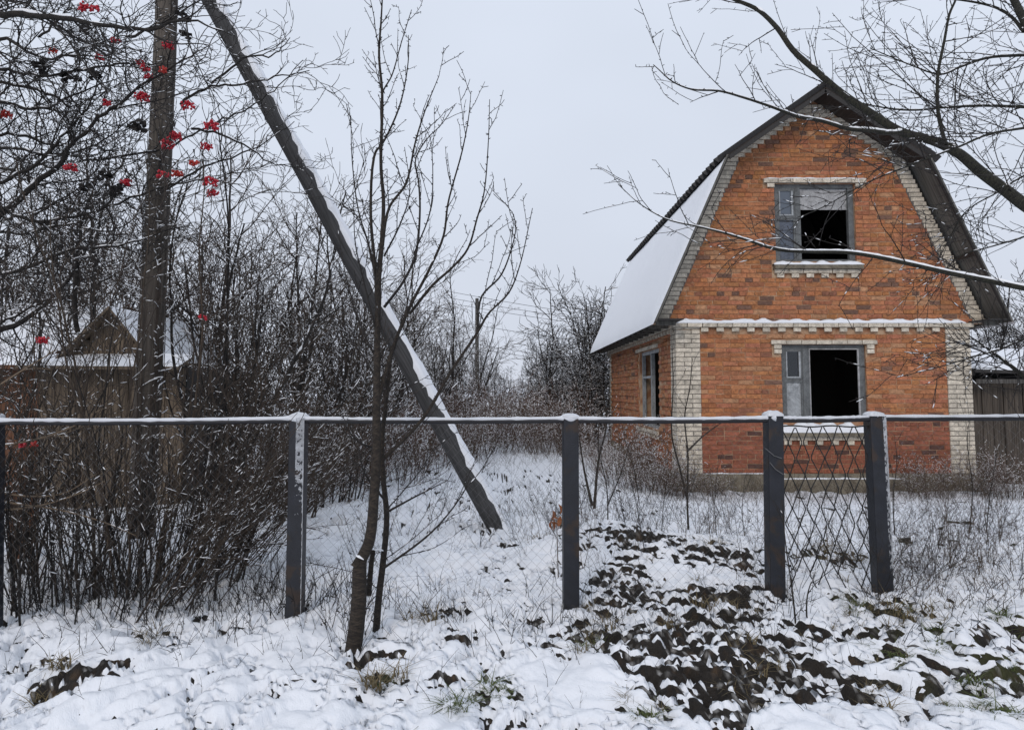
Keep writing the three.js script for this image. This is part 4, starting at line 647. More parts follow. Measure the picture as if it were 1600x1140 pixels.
// ------------------------------------------------------------------ trees and shrubs
const limbPts = (list, z0, z1, k = 3) => smooth(list.map(([x, y], i) => P(x, y, lerp(z0, z1, i / (list.length - 1)))), list.length * k);
{ // young tree in front of the fence
  const b = hit(553, 1026), Z = -b.z, t = new Thing('young_tree', 'slender bare young tree with many upright leaders in front of the fence', 'tree', b), w = new Wood(101, { snow: 0.12, spur: 30, minR: 0.0023 });
  const S = (l, za, zb, r0, r1, sides = 7) => { const pts = limbPts(l, Z + za, Z + zb, 4); w.wood(pts, r0, r1, sides, r0 > 0.009 ? w.limb : w.twig); return [pts, r0, r1]; };
  const tw = [{ n: 7.5, len: [0.1, 0.48], ang: [0.4, 0.95], r: 0.0034, seg: 6, wob: 0.14, up: 0.05, taper: 0.6 }, { n: 6, len: [0.05, 0.2], ang: [0.4, 1], r: 0.0025, seg: 3, wob: 0.16, up: 0.03 }];
  { const pts = limbPts([[548, 1040], [556, 985], [561, 930], [563, 880], [577, 845], [584, 780], [588, 700], [588, 640], [589, 560], [590, 500], [592, 420]], Z, Z, 4), n = pts.length; w.limb.tube(pts, pts.map((p, i) => { const f = i / (n - 1); return f < 0.27 ? lerp(0.048, 0.041, f / 0.27) : f < 0.33 ? lerp(0.041, 0.03, (f - 0.27) / 0.06) : lerp(0.033, 0.015, (f - 0.33) / 0.67); }), 10); w.spurs(pts, 0.02, 0.02); w.shoots(pts, 0.03, 0.015, [{ n: 3, len: [0.25, 0.6], ang: [0.6, 1.2], r: 0.004, seg: 6, wob: 0.13, up: 0.05 }, ...tw], 0, 0.4); }
  const lead = [
    S([[592, 420], [597, 368], [599, 313], [595, 258], [597, 147], [592, 85], [595, 37], [597, 0], [599, -50]], 0, -0.05, 0.0135, 0.003),
    S([[590, 500], [586, 420], [579, 331], [586, 239], [597, 225], [619, 180], [630, 144], [638, 92], [638, 55]], 0, 0.25, 0.011, 0.0022),
    S([[597, 225], [597, 147], [612, 118], [627, 66], [643, 15]], 0.0, -0.1, 0.006, 0.002),
    S([[588, 560], [592, 450], [597, 390], [608, 324], [634, 287], [649, 221], [664, 173], [686, 118]], 0, -0.3, 0.012, 0.002),
    S([[600, 480], [630, 440], [649, 398], [656, 331], [654, 284], [649, 250], [667, 217], [689, 195], [711, 164]], 0.1, 0.3, 0.009, 0.0018),
    S([[592, 620], [615, 540], [640, 480], [671, 420], [693, 368], [700, 317], [722, 236], [732, 184], [736, 142]], 0, 0.2, 0.012, 0.0018),
    S([[640, 490], [676, 445], [704, 420], [730, 390], [745, 342], [756, 302], [763, 221], [765, 155]], 0.1, -0.2, 0.0095, 0.0018),
    S([[600, 715], [623, 694], [662, 652], [704, 581], [746, 519], [763, 490], [795, 457], [812, 415], [832, 325]], 0.05, -0.15, 0.013, 0.002),
    S([[746, 519], [752, 464], [782, 431], [798, 392], [806, 353], [800, 330]], 0, -0.3, 0.007, 0.0017),
    S([[590, 450], [575, 380], [560, 330], [550, 250], [548, 180]], 0, 0.3, 0.007, 0.0018), S([[588, 520], [566, 430], [555, 380], [552, 300]], 0, -0.3, 0.006, 0.0016),
    S([[587, 560], [560, 500], [540, 430], [528, 360]], 0, 0.2, 0.006, 0.0016), S([[600, 400], [625, 350], [640, 300], [632, 230]], 0.1, 0.3, 0.006, 0.0018),
    S([[592, 600], [560, 545], [530, 520], [505, 500]], 0, 0.2, 0.006, 0.0016),
    S([[646, 398], [672, 330], [676, 260], [672, 212]], 0.2, 0.1, 0.005, 0.0016)];
  for (const [pts, a, c] of lead) w.shoots(pts, a, c, tw, 0, 0.12);
  // second stem and low side branches
  const s2 = S([[587, 990], [592, 930], [598, 880], [604, 810], [598, 740], [597, 690], [606, 600], [612, 540]], 0.2, 0.1, 0.022, 0.01), s3 = S([[576, 930], [580, 880], [583, 860]], 0.1, 0.1, 0.016, 0.014);
  w.shoots(s2[0], s2[1], s2[2], [{ n: 5, len: [0.25, 0.7], ang: [0.6, 1.2], r: 0.004, seg: 6, wob: 0.13, up: 0.05 }, ...tw], 0, 0.15);
  for (const l of [[[600, 887], [657, 846], [690, 815], [723, 771], [735, 745]], [[585, 700], [560, 690], [535, 660]], [[600, 780], [570, 740], [560, 700]], [[604, 800], [650, 775], [700, 750]]]) { const s = S(l, 0.1, -0.1, 0.0075, 0.002); w.shoots(s[0], s[1], s[2], tw, 0, 0.1); }
  plantParts(t, w, M.barkSapling, M.twig);
  const knob = new Buf(); knob.tube([P(556, 884, Z - 0.02), P(560, 872, Z - 0.02)], [0.03, 0.018], 7, true); t.part('cut_stub', knob.geo(), M.barkSapling);
  const sn = new Buf(); sn.tube([P(556, 868, Z - 0.03), P(560, 869, Z - 0.035), P(568, 874, Z - 0.03)], [0.004, 0.011, 0.003], 6, true, 0.7); sn.tube([P(584, 859, Z + 0.12), P(592, 858, Z + 0.14), P(602, 861, Z + 0.16)], [0.003, 0.009, 0.003], 6, true, 0.7); t.part('snow_lump', sn.geo(), M.branchSnow);
}
{ // old fruit tree whose boughs reach in from the right
  const base = V(4.3, 0.2, -4.3), t = new Thing('fruit_tree', 'bare old fruit tree with mossy boughs reaching across from the right', 'tree', base), w = new Wood(202, { snow: 0.16, spur: 15, minR: 0.0021 });
  w.limb.tube(smooth([V(4.32, 0.05, -4.3), V(4.28, 0.9, -4.3), V(4.3, 1.6, -4.3), V(4.5, 2.6, -4.4), V(4.6, 3.8, -4.5), V(4.5, 5, -4.6)], 24), Array.from({ length: 25 }, (_, i) => lerp(0.13, 0.05, i / 24)), 10);
  const L = (l, z0, z1, r0, r1, root, sn) => { const q = l.map(([x, y], i) => P(x, y, lerp(z0, z1, i / (l.length - 1)))); if (root) q.unshift(root); const pts = smooth(q, q.length * 4); w.o.snow = sn ?? 0.16; w.wood(pts, r0, r1, r0 > 0.02 ? 9 : 6, w.limb); w.o.snow = 0.16; return [pts, r0, r1]; };
  const tw = (n, a, b) => [{ n: n * 1.9, len: [a * 1.1, b * 1.25], ang: [0.4, 1.15], r: 0.0042, seg: 9, wob: 0.12, up: 0.012, taper: 0.5, flatZ: 0.7 }, { n: 8.5, len: [0.12, 0.5], ang: [0.4, 1.1], r: 0.0028, seg: 5, wob: 0.14, up: 0.01 }, { n: 5, len: [0.04, 0.16], ang: [0.5, 1.1], r: 0.0022, seg: 2, wob: 0.1, up: 0 }];
  const all = [
    [L([[1640, 345], [1600, 319], [1570, 296], [1532, 268], [1499, 240], [1461, 221], [1409, 206], [1360, 176], [1311, 142], [1277, 112], [1240, 79], [1214, 43], [1184, 15], [1150, 0], [1100, -20]], 4.1, 4.7, 0.041, 0.01, V(4.3, 1.7, -4.25), 0.1), 3.2, 0.25, 0.75],
    [L([[1409, 206], [1397, 208], [1360, 204], [1326, 201], [1285, 189], [1247, 182], [1225, 174], [1195, 163], [1161, 152], [1124, 142], [1079, 139], [1049, 126], [1030, 109], [1021, 101]], 4.28, 3.9, 0.0155, 0.002, null, 0.75), 4.5, 0.15, 0.5],
    [L([[1640, 458], [1600, 450], [1547, 439], [1482, 426], [1425, 413], [1364, 400], [1320, 394], [1259, 393], [1215, 390], [1171, 376], [1136, 365], [1092, 354], [1044, 343], [1001, 319], [966, 288]], 3.9, 4.2, 0.019, 0.002, V(4.28, 1.5, -4.2), 0.85), 3.5, 0.15, 0.5],
    [L([[1478, 226], [1467, 180], [1465, 139], [1467, 109], [1476, 64], [1484, 22], [1495, -5], [1500, -60]], 4.22, 4.4, 0.013, 0.006, null, 0.05), 6, 0.3, 0.8],
    [L([[1650, 168], [1600, 167], [1544, 165], [1487, 167], [1424, 172], [1375, 167], [1335, 158]], 4.5, 4.9, 0.014, 0.004, V(4.4, 2.5, -4.4), 0.3), 6, 0.3, 0.8],
    [L([[1650, 84], [1600, 86], [1544, 90], [1499, 105], [1469, 116], [1420, 100], [1360, 75]], 4.6, 4.3, 0.013, 0.003, V(4.6, 3.2, -4.4), 0.3), 6, 0.3, 0.8],
    [L([[1640, 195], [1600, 200], [1544, 210], [1499, 229], [1450, 247], [1412, 262], [1356, 285], [1281, 326], [1245, 340]], 4.0, 3.8, 0.009, 0.002, V(4.35, 2.2, -4.3), 0.4), 5.5, 0.2, 0.6],
    [L([[1640, 100], [1600, 30], [1585, 0], [1560, -50]], 4.3, 4.5, 0.03, 0.02, V(4.55, 2.9, -4.4), 0.05), 4, 0.3, 0.9],
    [L([[1600, 49], [1581, 26], [1555, 11], [1502, 0], [1420, -5]], 4.35, 4.6, 0.012, 0.004, null, 0.3), 6, 0.3, 0.7],
    [L([[1640, 620], [1600, 588], [1581, 572], [1561, 557], [1542, 543], [1514, 524]], 4.1, 4.3, 0.02, 0.004, V(4.29, 1.2, -4.3), 0.5), 6, 0.2, 0.6],
    [L([[1640, 515], [1600, 530], [1558, 547], [1518, 558], [1476, 571], [1400, 590]], 4.3, 4.0, 0.01, 0.002, V(4.29, 1.5, -4.3), 0.3), 4, 0.15, 0.5],
    [L([[1650, 260], [1600, 275], [1560, 300], [1510, 330], [1480, 380], [1460, 420]], 4.6, 4.5, 0.008, 0.002, V(4.4, 2.3, -4.4), 0.3), 7, 0.2, 0.6],
    [L([[1650, 350], [1600, 370], [1550, 385], [1500, 400], [1470, 430]], 4.4, 4.6, 0.008, 0.002, V(4.35, 1.9, -4.3), 0.3), 7, 0.2, 0.6]];
  for (const [[pts, a, c], n, x, y] of all) w.shoots(pts, a, c, tw(n * 0.8, x, y), 0, 0.14);
  plantParts(t, w, M.barkApple, M.twig);
}
{ // berry tree at top left
  const base = V(-5.6, 0.1, -5.9), t = new Thing('berry_tree', 'bare tree hung with red berry clusters at the upper left', 'tree', base), w = new Wood(303, { snow: 0.2, spur: 5, minR: 0.003 });
  for (const [dx, dz, hx] of [[0, 0, -0.1], [0.35, 0.2, 0.5], [-0.3, -0.2, -0.5]]) { const pts = smooth([V(-5.6 + dx, 0, -5.9 + dz), V(-5.6 + dx + hx * 0.3, 1.4, -5.9 + dz), V(-5.6 + dx + hx * 0.8, 2.6, -5.9 + dz * 1.4), V(-5.6 + dx + hx * 1.4, 4.2, -5.9 + dz * 2), V(-5.6 + dx + hx * 1.7, 6, -5.9 + dz * 2)], 22); w.wood(pts, 0.07, 0.03, 8, w.limb); w.shoots(pts, 0.06, 0.03, [{ n: 2.2, len: [0.6, 1.6], ang: [0.5, 1.1], r: 0.013, seg: 9, wob: 0.16, up: 0.03 }, { n: 5, len: [0.25, 0.7], ang: [0.4, 1.1], r: 0.005, seg: 6, wob: 0.2, up: 0.03 }, { n: 7, len: [0.08, 0.25], ang: [0.4, 1.1], r: 0.0026, seg: 4, wob: 0.25, up: 0.03 }], 0, 0.3); }
  const tw = [{ n: 7.5, len: [0.35, 1.1], ang: [0.4, 1.2], r: 0.0085, seg: 10, wob: 0.3, up: 0.03, taper: 0.75, flatZ: 0.7 }, { n: 10, len: [0.15, 0.5], ang: [0.4, 1.2], r: 0.005, seg: 6, wob: 0.38, up: 0.03 }, { n: 8, len: [0.05, 0.2], ang: [0.4, 1.2], r: 0.0034, seg: 3, wob: 0.38, up: 0.02 }];
  const L = [[[-60, 40], [0, 23], [70, 26], [140, 35], [228, 46], [300, 30], [360, 55]], [[-60, 95], [0, 107], [53, 117], [140, 108], [225, 98], [300, 130]], [[-60, 380], [0, 335], [53, 290], [95, 253], [109, 228], [160, 180], [200, 150], [280, 95], [330, 70]], [[-60, 205], [0, 209], [46, 214], [74, 225], [112, 225], [170, 205]], [[120, 250], [200, 243], [274, 225], [316, 202], [351, 186], [396, 163], [440, 130], [470, 95]], [[-60, 160], [0, 160], [60, 170], [130, 140], [190, 120]], [[-60, 300], [0, 330], [70, 345], [150, 330], [230, 300], [310, 280], [380, 290]], [[-60, 520], [20, 510], [90, 455], [128, 405], [150, 340]], [[120, 520], [118, 430], [130, 340], [160, 260]], [[-60, 10], [0, 18], [15, 0], [60, -60]], [[280, 160], [330, 135], [380, 130], [430, 120], [480, 110]], [[250, 300], [320, 260], [400, 230], [460, 190]], [[-60, 260], [10, 265], [80, 285], [160, 275], [240, 235]], [[200, 60], [280, 20], [340, -20]], [[-60, 430], [20, 425], [110, 390], [200, 380], [290, 350]], [[300, 200], [360, 215], [420, 250], [470, 265]], [[330, 130], [385, 90], [430, 85], [450, 60]], [[-60, 550], [10, 500], [70, 470], [140, 450], [210, 410]], [[-60, 60], [10, 62], [60, 90], [120, 85], [190, 100]], [[-60, 130], [20, 132], [80, 150], [150, 190], [215, 200]], [[-60, 240], [10, 232], [80, 240], [150, 225], [215, 175]], [[-60, 285], [0, 285], [60, 250], [110, 200], [150, 140], [170, 80]], [[-60, 360], [30, 365], [100, 350], [170, 360], [225, 330]], [[60, 60], [100, 20], [120, -30]], [[-60, -10], [40, 5], [110, 60], [170, 60], [225, 20]]];
  L.forEach((l, i) => { const z = 5.2 + (i * 0.37) % 1.5, big = [2, 0, 7].includes(i) ? 0.03 : [8].includes(i) ? 0.024 : [1, 3, 5, 6, 14, 18, 19, 20, 21].includes(i) ? 0.018 : 0.012, pts = limbPts(l, z, z + (i % 2 ? 0.5 : -0.4), 4); const wob = pts.map((p, k) => V(p.x + 0.02 * n2(k * 0.5, i), p.y + 0.02 * n2(k * 0.5 + 30, i), p.z)); w.o.snow = i === 3 ? 0.9 : 0.25; w.wood(wob, big, 0.0035, 7, w.limb); w.o.snow = 0.22; w.shoots(wob, big, 0.004, [4, 10, 11, 15, 16].includes(i) ? tw.map((q, k) => k ? q : { ...q, n: 3.5, len: [0.2, 0.7] }) : tw, 0, 0.06); });
  plantParts(t, w, M.barkDark, M.twig);
  // berry clusters
  const r = rngOf(31), ico = new THREE.IcosahedronGeometry(1, 1);
  const B = [[133, 10, 1], [148, 12, 0.5], [82, 78, 0.7], [155, 88, 0.6], [180, 62, 0.6], [222, 150, 1.5], [262, 70, 1], [254, 108, 0.5], [219, 96, 0.6], [226, 105, 0.6], [232, 118, 0.5], [293, 163, 1.2], [8, 178, 1.1], [330, 195, 1.4], [261, 225, 1.5], [272, 211, 1.2], [322, 228, 1], [303, 254, 0.6], [167, 160, 0.7], [110, 260, 1.2], [195, 283, 1.1], [254, 270, 0.9], [277, 270, 1], [328, 283, 1.3], [332, 300, 0.9], [65, 530, 0.9], [36, 694, 0.4], [52, 693, 0.4], [317, 495, 0.4]];
  B.forEach(([x, y, s], k) => { const c = P(x, y, k > 24 ? 5.2 : 5.3 + (k * 0.29) % 0.6), list = []; for (let i = 0; i < 44 * s; i++) { const g = ico.clone(), q = 0.0075 + 0.003 * r(); const a = r() * 6.28, h = r() - 0.5, rad = Math.sqrt(r()) * 0.036 * Math.sqrt(s); g.scale(q, q, q); g.translate(c.x + Math.cos(a) * rad * 1.35, c.y + h * 0.048 * Math.sqrt(s) - Math.abs(Math.cos(a)) * rad * 0.35, c.z + Math.sin(a) * rad); list.push(g); }
    t.part('berry_cluster', mergeGeometries(list), k % 5 === 2 ? M.berryDull : M.berry);
    const st = new Buf(); for (let i = 0; i < 6; i++) { const a = r() * 6.28; st.tube([V(c.x + (r() - 0.5) * 0.03, c.y + 0.11, c.z), V(c.x, c.y + 0.06, c.z), V(c.x + Math.cos(a) * 0.045, c.y + 0.01, c.z + Math.sin(a) * 0.03)], [0.0025, 0.002, 0.0015], 3); } t.part('berry_stalk', st.geo(), M.twig); });
  for (const [x, y, s] of [[58, 106, 1.3], [110, 120, 1.4], [147, 117, 0.9], [213, 198, 1.2], [163, 275, 1.1], [180, 298, 1.2], [135, 290, 0.8], [287, 25, 1], [130, 48, 0.9], [290, 55, 0.6]]) { const c = P(x, y, 5.6), list = []; for (let i = 0; i < 16 * s; i++) { const g = new THREE.PlaneGeometry(0.05, 0.035, 2, 1); const p = g.attributes.position; for (let k = 0; k < p.count; k++) p.setZ(k, 0.014 * Math.cos(p.getX(k) * 60)); g.rotateX(r() * 6); g.rotateY(r() * 6); g.translate(c.x + (r() - 0.5) * 0.1 * s, c.y + (r() - 0.5) * 0.075 * s, c.z + (r() - 0.5) * 0.07); list.push(g); } const g = mergeGeometries(list); g.computeVertexNormals(); t.part('withered_leaves', g, M.witheredDark); }
}
// shrubs: many stems from one stool
function shrubWood(seed, o) {
  const w = new Wood(seed, { snow: o.snow ?? 0.35, spur: o.spur ?? 3, minR: o.minR ?? 0.002, minSnow: o.minSnow });
  for (let i = 0; i < o.stems; i++) {
    const a = w.r() * 6.283, r = Math.sqrt(w.r()) * o.foot, h = o.h * w.rr(0.55, 1.05), lean = w.rr(0, o.lean), s = V(Math.cos(a) * r, -0.05, Math.sin(a) * r), d = V(Math.cos(a) * lean + (o.dx ?? 0) * w.rr(0.3, 1.2), 1, Math.sin(a) * lean + (o.dz ?? 0));
    const pts = w.path(s, d, h, Math.round(6 + h * 3.5), o.wob ?? 0.09, o.up ?? 0.02), ra = o.r * w.rr(0.55, 1.25);
    w.wood(pts, ra, Math.max(0.002, ra * 0.25), 5, w.limb);
    w.shoots(pts, ra, ra * 0.3, o.levels, 0, o.from ?? 0.2);
  }
  return w;
}
const LV = (k = 1, up = 0.05, m = 1) => [{ n: 4.6 * k, len: [0.3, 1.0], ang: [0.35, 1.0], r: 0.006 * m, seg: 7, wob: 0.17, up, taper: 0.55 }, { n: 5.6 * k, len: [0.14, 0.5], ang: [0.35, 1.1], r: 0.0042 * m, seg: 4, wob: 0.22, up: 0.03 }, { n: 4.2 * k, len: [0.05, 0.2], ang: [0.4, 1.1], r: 0.0031 * m, seg: 3, wob: 0.25, up: 0.01 }];
const protos = [];
function shrub(proto, x, z, scale, turn, name, label, category = 'shrub', group) { // the first use makes the thing itself, later uses clone it
  const q = protos[proto]; let o;
  const p = onGround(x, z, 0.02);
  if (!q.done) { const t = new Thing(name, label, category, V(0, 0, 0), group); plantParts(t, q.w, q.bark, q.twig, 'stems'); o = t.o; q.done = o; q.w = null; }
  else { o = q.done.clone(); o.name = numbered(name); scene.add(o); o.userData = { label, category }; if (group) o.userData.group = group; }
  o.position.copy(p); o.rotation.set(0, turn, 0); o.scale.setScalar(scale); return o;
}
protos[0] = { w: shrubWood(1001, { stems: 11, foot: 0.36, h: 3.0, lean: 0.32, r: 0.0105, wob: 0.12, levels: LV(0.9), snow: 0.26, from: 0.08, minR: 0.0026, minSnow: 0.0027 }), bark: M.barkBrown, twig: M.twigBrown };
protos[1] = { w: shrubWood(1002, { stems: 14, foot: 0.42, h: 2.5, lean: 0.45, r: 0.009, wob: 0.13, levels: LV(0.9, 0.06), snow: 0.26, from: 0.06, minR: 0.0026, minSnow: 0.0027 }), bark: M.barkDark, twig: M.twigBrown };
protos[2] = { w: shrubWood(1003, { stems: 34, foot: 0.4, h: 1.9, lean: 0.35, dx: 0.72, dz: 0.1, r: 0.0062, up: -0.012, wob: 0.1, levels: [{ n: 5.5, len: [0.2, 0.75], ang: [0.2, 0.8], r: 0.0038, seg: 6, wob: 0.17, up: 0.01 }, { n: 6, len: [0.06, 0.25], ang: [0.35, 1.1], r: 0.0028, seg: 3, wob: 0.22, up: 0 }], snow: 0.3, from: 0.12, minR: 0.0024, minSnow: 0.0027 }), bark: M.barkBrown, twig: M.twigBrown };
protos[3] = { w: shrubWood(1004, { stems: 44, foot: 0.55, h: 1.35, lean: 0.55, r: 0.0055, wob: 0.14, levels: [{ n: 7, len: [0.15, 0.6], ang: [0.3, 1.0], r: 0.0042, seg: 5, wob: 0.22, up: 0.02 }, { n: 7, len: [0.06, 0.22], ang: [0.35, 1.1], r: 0.0036, seg: 3, wob: 0.25, up: 0 }], snow: 0.5, minR: 0.0034, from: 0.06, minSnow: 0.006 }), bark: M.twigDry, twig: M.twigRed };
protos[4] = { w: shrubWood(1005, { stems: 6, foot: 0.22, h: 4.6, lean: 0.25, r: 0.034, levels: [{ n: 2.6, len: [0.7, 1.7], ang: [0.4, 1.0], r: 0.012, seg: 9, wob: 0.16, up: 0.04, taper: 0.6 }, ...LV(0.95, 0.04, 1.15)], snow: 0.3, minR: 0.003, spur: 0, from: 0.2 }), bark: M.barkDark, twig: M.twigBrown };
protos[5] = { w: shrubWood(1006, { stems: 8, foot: 0.4, h: 4.6, lean: 0.65, r: 0.05, levels: [{ n: 3.4, len: [1.0, 2.6], ang: [0.6, 1.35], r: 0.017, seg: 10, wob: 0.19, up: 0.0, taper: 0.4 }, { n: 5, len: [0.35, 1.0], ang: [0.4, 1.1], r: 0.01, seg: 6, wob: 0.22, up: 0.025 }, { n: 6.5, len: [0.12, 0.45], ang: [0.4, 1.1], r: 0.0075, seg: 3, wob: 0.24, up: 0.02 }], snow: 0.5, minR: 0.0078, spur: 0, from: 0.08, minSnow: 0.0085 }), bark: M.barkDark, twig: M.twig };
protos[6] = { w: shrubWood(1007, { stems: 8, foot: 0.4, h: 4.5, lean: 0.4, r: 0.036, levels: [{ n: 3.2, len: [0.7, 1.8], ang: [0.4, 1.0], r: 0.013, seg: 8, wob: 0.17, up: 0.04, taper: 0.6 }, { n: 5, len: [0.3, 1.0], ang: [0.35, 1], r: 0.0075, seg: 6, wob: 0.2, up: 0.04 }, { n: 6.5, len: [0.12, 0.5], ang: [0.4, 1.1], r: 0.0056, seg: 3, wob: 0.25, up: 0.02 }], snow: 0.4, minR: 0.005, spur: 0, from: 0.06, minSnow: 0.007 }), bark: M.barkDark, twig: M.twigBrown };
protos[7] = { w: shrubWood(1008, { stems: 36, foot: 0.46, h: 1.15, lean: 0.3, r: 0.006, wob: 0.12, levels: [{ n: 5, len: [0.1, 0.45], ang: [0.25, 0.8], r: 0.0034, seg: 5, wob: 0.18, up: 0.04 }, { n: 4, len: [0.05, 0.15], ang: [0.3, 1], r: 0.0026, seg: 2, wob: 0.2, up: 0.02 }], snow: 0.22, from: 0.1, minR: 0.0026, minSnow: 0.003 }), bark: M.barkDark, twig: M.twigBrown };
const at = (px, Z) => { const p = P(px, 800, Z); return [p.x, -Z]; };
const TH = 'bare shrubs of the left thicket';
const S = (p, px, Z, s, turn, label, name = 'bare_shrub', cat = 'shrub', g = TH) => shrub(p, ...at(px, Z), s, turn, name, label, cat, g);
S(0, 0, 5.2, 0.8, 0.3, 'tall bare shrub just behind the fence at the far left');
S(0, 215, 5.4, 1.1, 2.7, 'tall bare shrub growing at the foot of the upright pole');
S(1, 300, 5.3, 1.0, 4.1, 'bushy shrub just right of the upright pole');
S(1, -40, 5.6, 1.1, 5.2, 'bare shrub cut off by the left edge behind the fence');
S(2, 265, 5.1, 1.0, 0.05, 'whip-stemmed shrub arching right towards the snow-dusted post');
S(2, 335, 5.7, 1.0, -0.15, 'arching shrub whose whips reach behind the snow-dusted post');
S(2, 425, 7.9, 1.0, -0.3, 'arching shrub reaching to the foot of the front young tree');
S(0, 455, 8.2, 1.05, 1.2, 'bare shrub seen right above the snow-dusted post');
S(1, 520, 9.6, 1.15, 3.2, 'bushy shrub behind the trunk of the front young tree');
S(7, 60, 5.0, 1.0, 0.4, 'dense dark canes at the far left end of the fence', 'cane_thicket', 'shrub', 'low dark canes along the fence');
S(7, 150, 5.05, 1.15, 1.9, 'dense dark canes in front of the board shed and left of the upright pole', 'cane_thicket', 'shrub', 'low dark canes along the fence');
S(7, 235, 5.3, 1.05, 3.6, 'dense dark canes around the foot of the upright pole', 'cane_thicket', 'shrub', 'low dark canes along the fence');
S(1, 110, 5.9, 0.85, 1.9, 'many-stemmed shrub in front of the brown board shed');
S(4, 330, 7.8, 0.92, 0.6, 'tall thicket tree standing right of the upright pole', 'thicket_tree', 'tree', 'trees of the left thicket');
S(6, 105, 13, 1.25, 2.2, 'tall thicket tree over the pointed shed gable', 'thicket_tree', 'tree', 'trees of the left thicket');
S(6, 230, 10.5, 1.12, 4.0, 'thicket tree rising behind the upright pole', 'thicket_tree', 'tree', 'trees of the left thicket');
S(4, -40, 8.0, 1.0, 5.0, 'thicket tree cut off by the left edge in front of the snowy roof', 'thicket_tree', 'tree', 'trees of the left thicket');
S(6, 420, 10.8, 1.0, 1.4, 'thicket tree under the middle of the leaning pole', 'thicket_tree', 'tree', 'trees of the left thicket');
S(6, 505, 13, 1.02, 2.9, 'thicket tree crossed by the lower leaning pole', 'thicket_tree', 'tree', 'trees of the left thicket');
S(6, 90, 13.5, 1.35, 3.6, 'thicket tree standing behind the sheds', 'thicket_tree', 'tree', 'trees of the left thicket');
S(6, 590, 15.5, 1.0, 5.8, 'thicket tree directly behind the front young tree', 'thicket_tree', 'tree', 'trees of the left thicket');
S(6, 660, 19, 1.08, 0.2, 'background tree right of the leaning pole foot', 'thicket_tree', 'tree', 'trees of the left thicket');
S(6, 715, 23, 0.98, 2.0, 'background tree left of the slim far pole', 'thicket_tree', 'tree', 'trees of the left thicket');
S(6, 455, 14.5, 1.15, 0.9, 'thicket tree behind the top of the snow-dusted post', 'thicket_tree', 'tree', 'trees of the left thicket');
S(6, 345, 12, 1.2, 5.1, 'thicket tree midway between the upright and leaning poles', 'thicket_tree', 'tree', 'trees of the left thicket');
S(6, 560, 20, 1.2, 1.7, 'thicket tree farthest behind the front young tree', 'thicket_tree', 'tree', 'trees of the left thicket');
S(6, 20, 15, 1.6, 0.4, 'thicket tree above the snowy roof at far left', 'thicket_tree', 'tree', 'trees of the left thicket');
// low brown brush in the middle distance
[[500, 9.5, 1.0], [555, 11.2, 1.0], [610, 12, 1.1], [660, 14, 1.1], [715, 15.5, 1.2], [760, 17, 1.2], [810, 18.5, 1.2], [850, 17, 1.1], [895, 17.5, 1.1], [640, 17, 1.3], [540, 14, 1.3], [450, 10.5, 1.2], [690, 18.5, 1.4], [735, 20, 1.4], [785, 21, 1.4], [835, 21, 1.4], [875, 20, 1.4], [590, 16, 1.4]].forEach(([px, Z, s], i) => S(3, px, Z, s, i * 1.3, ['low reddish brush left of the front young tree', 'low reddish brush right behind the front young tree', 'low reddish brush under the leaning pole', 'low brush just right of the leaning pole', 'low brush below the small outbuilding', 'low brush below the slim far pole', 'low brush below the grey board fence', 'low brush left of the middle fence post', 'low brush right of the middle fence post', 'brush behind the lower leaning pole', 'brush deep behind the front young tree', 'brush right of the snow-dusted post', 'brush under the far small outbuilding roof', 'brush at the foot of the slim far pole', 'brush in front of the far board fence', 'brush at the right end of the far board fence', 'brush under the snow-laden trees', 'brush between the young tree and the leaning pole'][i], 'low_brush', 'brush', 'low reddish brush in the yard'));
// brush along the left wall of the house
[[985, 12.2, 0.8], [1018, 11.6, 0.75], [1050, 11.4, 0.6], [968, 14, 0.9], [1110, 11.6, 0.4], [1450, 11.5, 0.55], [1530, 11.8, 0.6], [1580, 11.2, 0.6]].forEach(([px, Z, s], i) => S(3, px, Z, s, i * 2.1 + 0.4, ['dry brown brush at the middle of the left house wall', 'dry brown brush near the left front corner of the house', 'low dry brush at the foot of the left corner pillar', 'dry brush below the side window of the house', 'small dry brush against the plinth right of the left pillar', 'small dry brush against the plinth near the right pillar', 'dry brush at the foot of the right corner pillar', 'dry brush in front of the grey plank shed'][i], 'low_brush', 'brush', 'dry brush around the house'));
// snowy trees left of the house and in the far gap
S(5, 895, 23, 1.0, 0.4, 'snow-laden tree at the left end of the house', 'snowy_tree', 'tree', 'snow-laden trees beside the house');
S(5, 940, 24.5, 1.2, 2.4, 'tallest snow-laden tree, half behind the house roof', 'snowy_tree', 'tree', 'snow-laden trees beside the house');
S(5, 858, 25, 0.68, 4.4, 'smaller snow-laden tree leftmost beside the house', 'snowy_tree', 'tree', 'snow-laden trees beside the house');
S(5, 880, 21.5, 0.72, 3.4, 'bushy snow-laden tree in front of its taller neighbours beside the house', 'snowy_tree', 'tree', 'snow-laden trees beside the house');
S(5, 968, 23.5, 1.0, 5.0, 'snow-laden tree standing against the rear left corner of the house', 'snowy_tree', 'tree', 'snow-laden trees beside the house');
S(5, 925, 20.5, 0.62, 1.0, 'low snow-laden tree close to the rear house corner', 'snowy_tree', 'tree', 'snow-laden trees beside the house');
S(5, 780, 38, 0.72, 3.0, 'pale far tree right of the slim pole', 'snowy_tree', 'tree', 'far trees in the gap');
S(5, 832, 44, 0.78, 5.3, 'pale far tree in the middle of the gap', 'snowy_tree', 'tree', 'far trees in the gap');
S(5, 735, 42, 0.95, 0.8, 'pale far tree behind the slim pole', 'snowy_tree', 'tree', 'far trees in the gap');
S(5, 685, 36, 1.0, 2.2, 'pale far tree behind the small outbuilding', 'snowy_tree', 'tree', 'far trees in the gap');
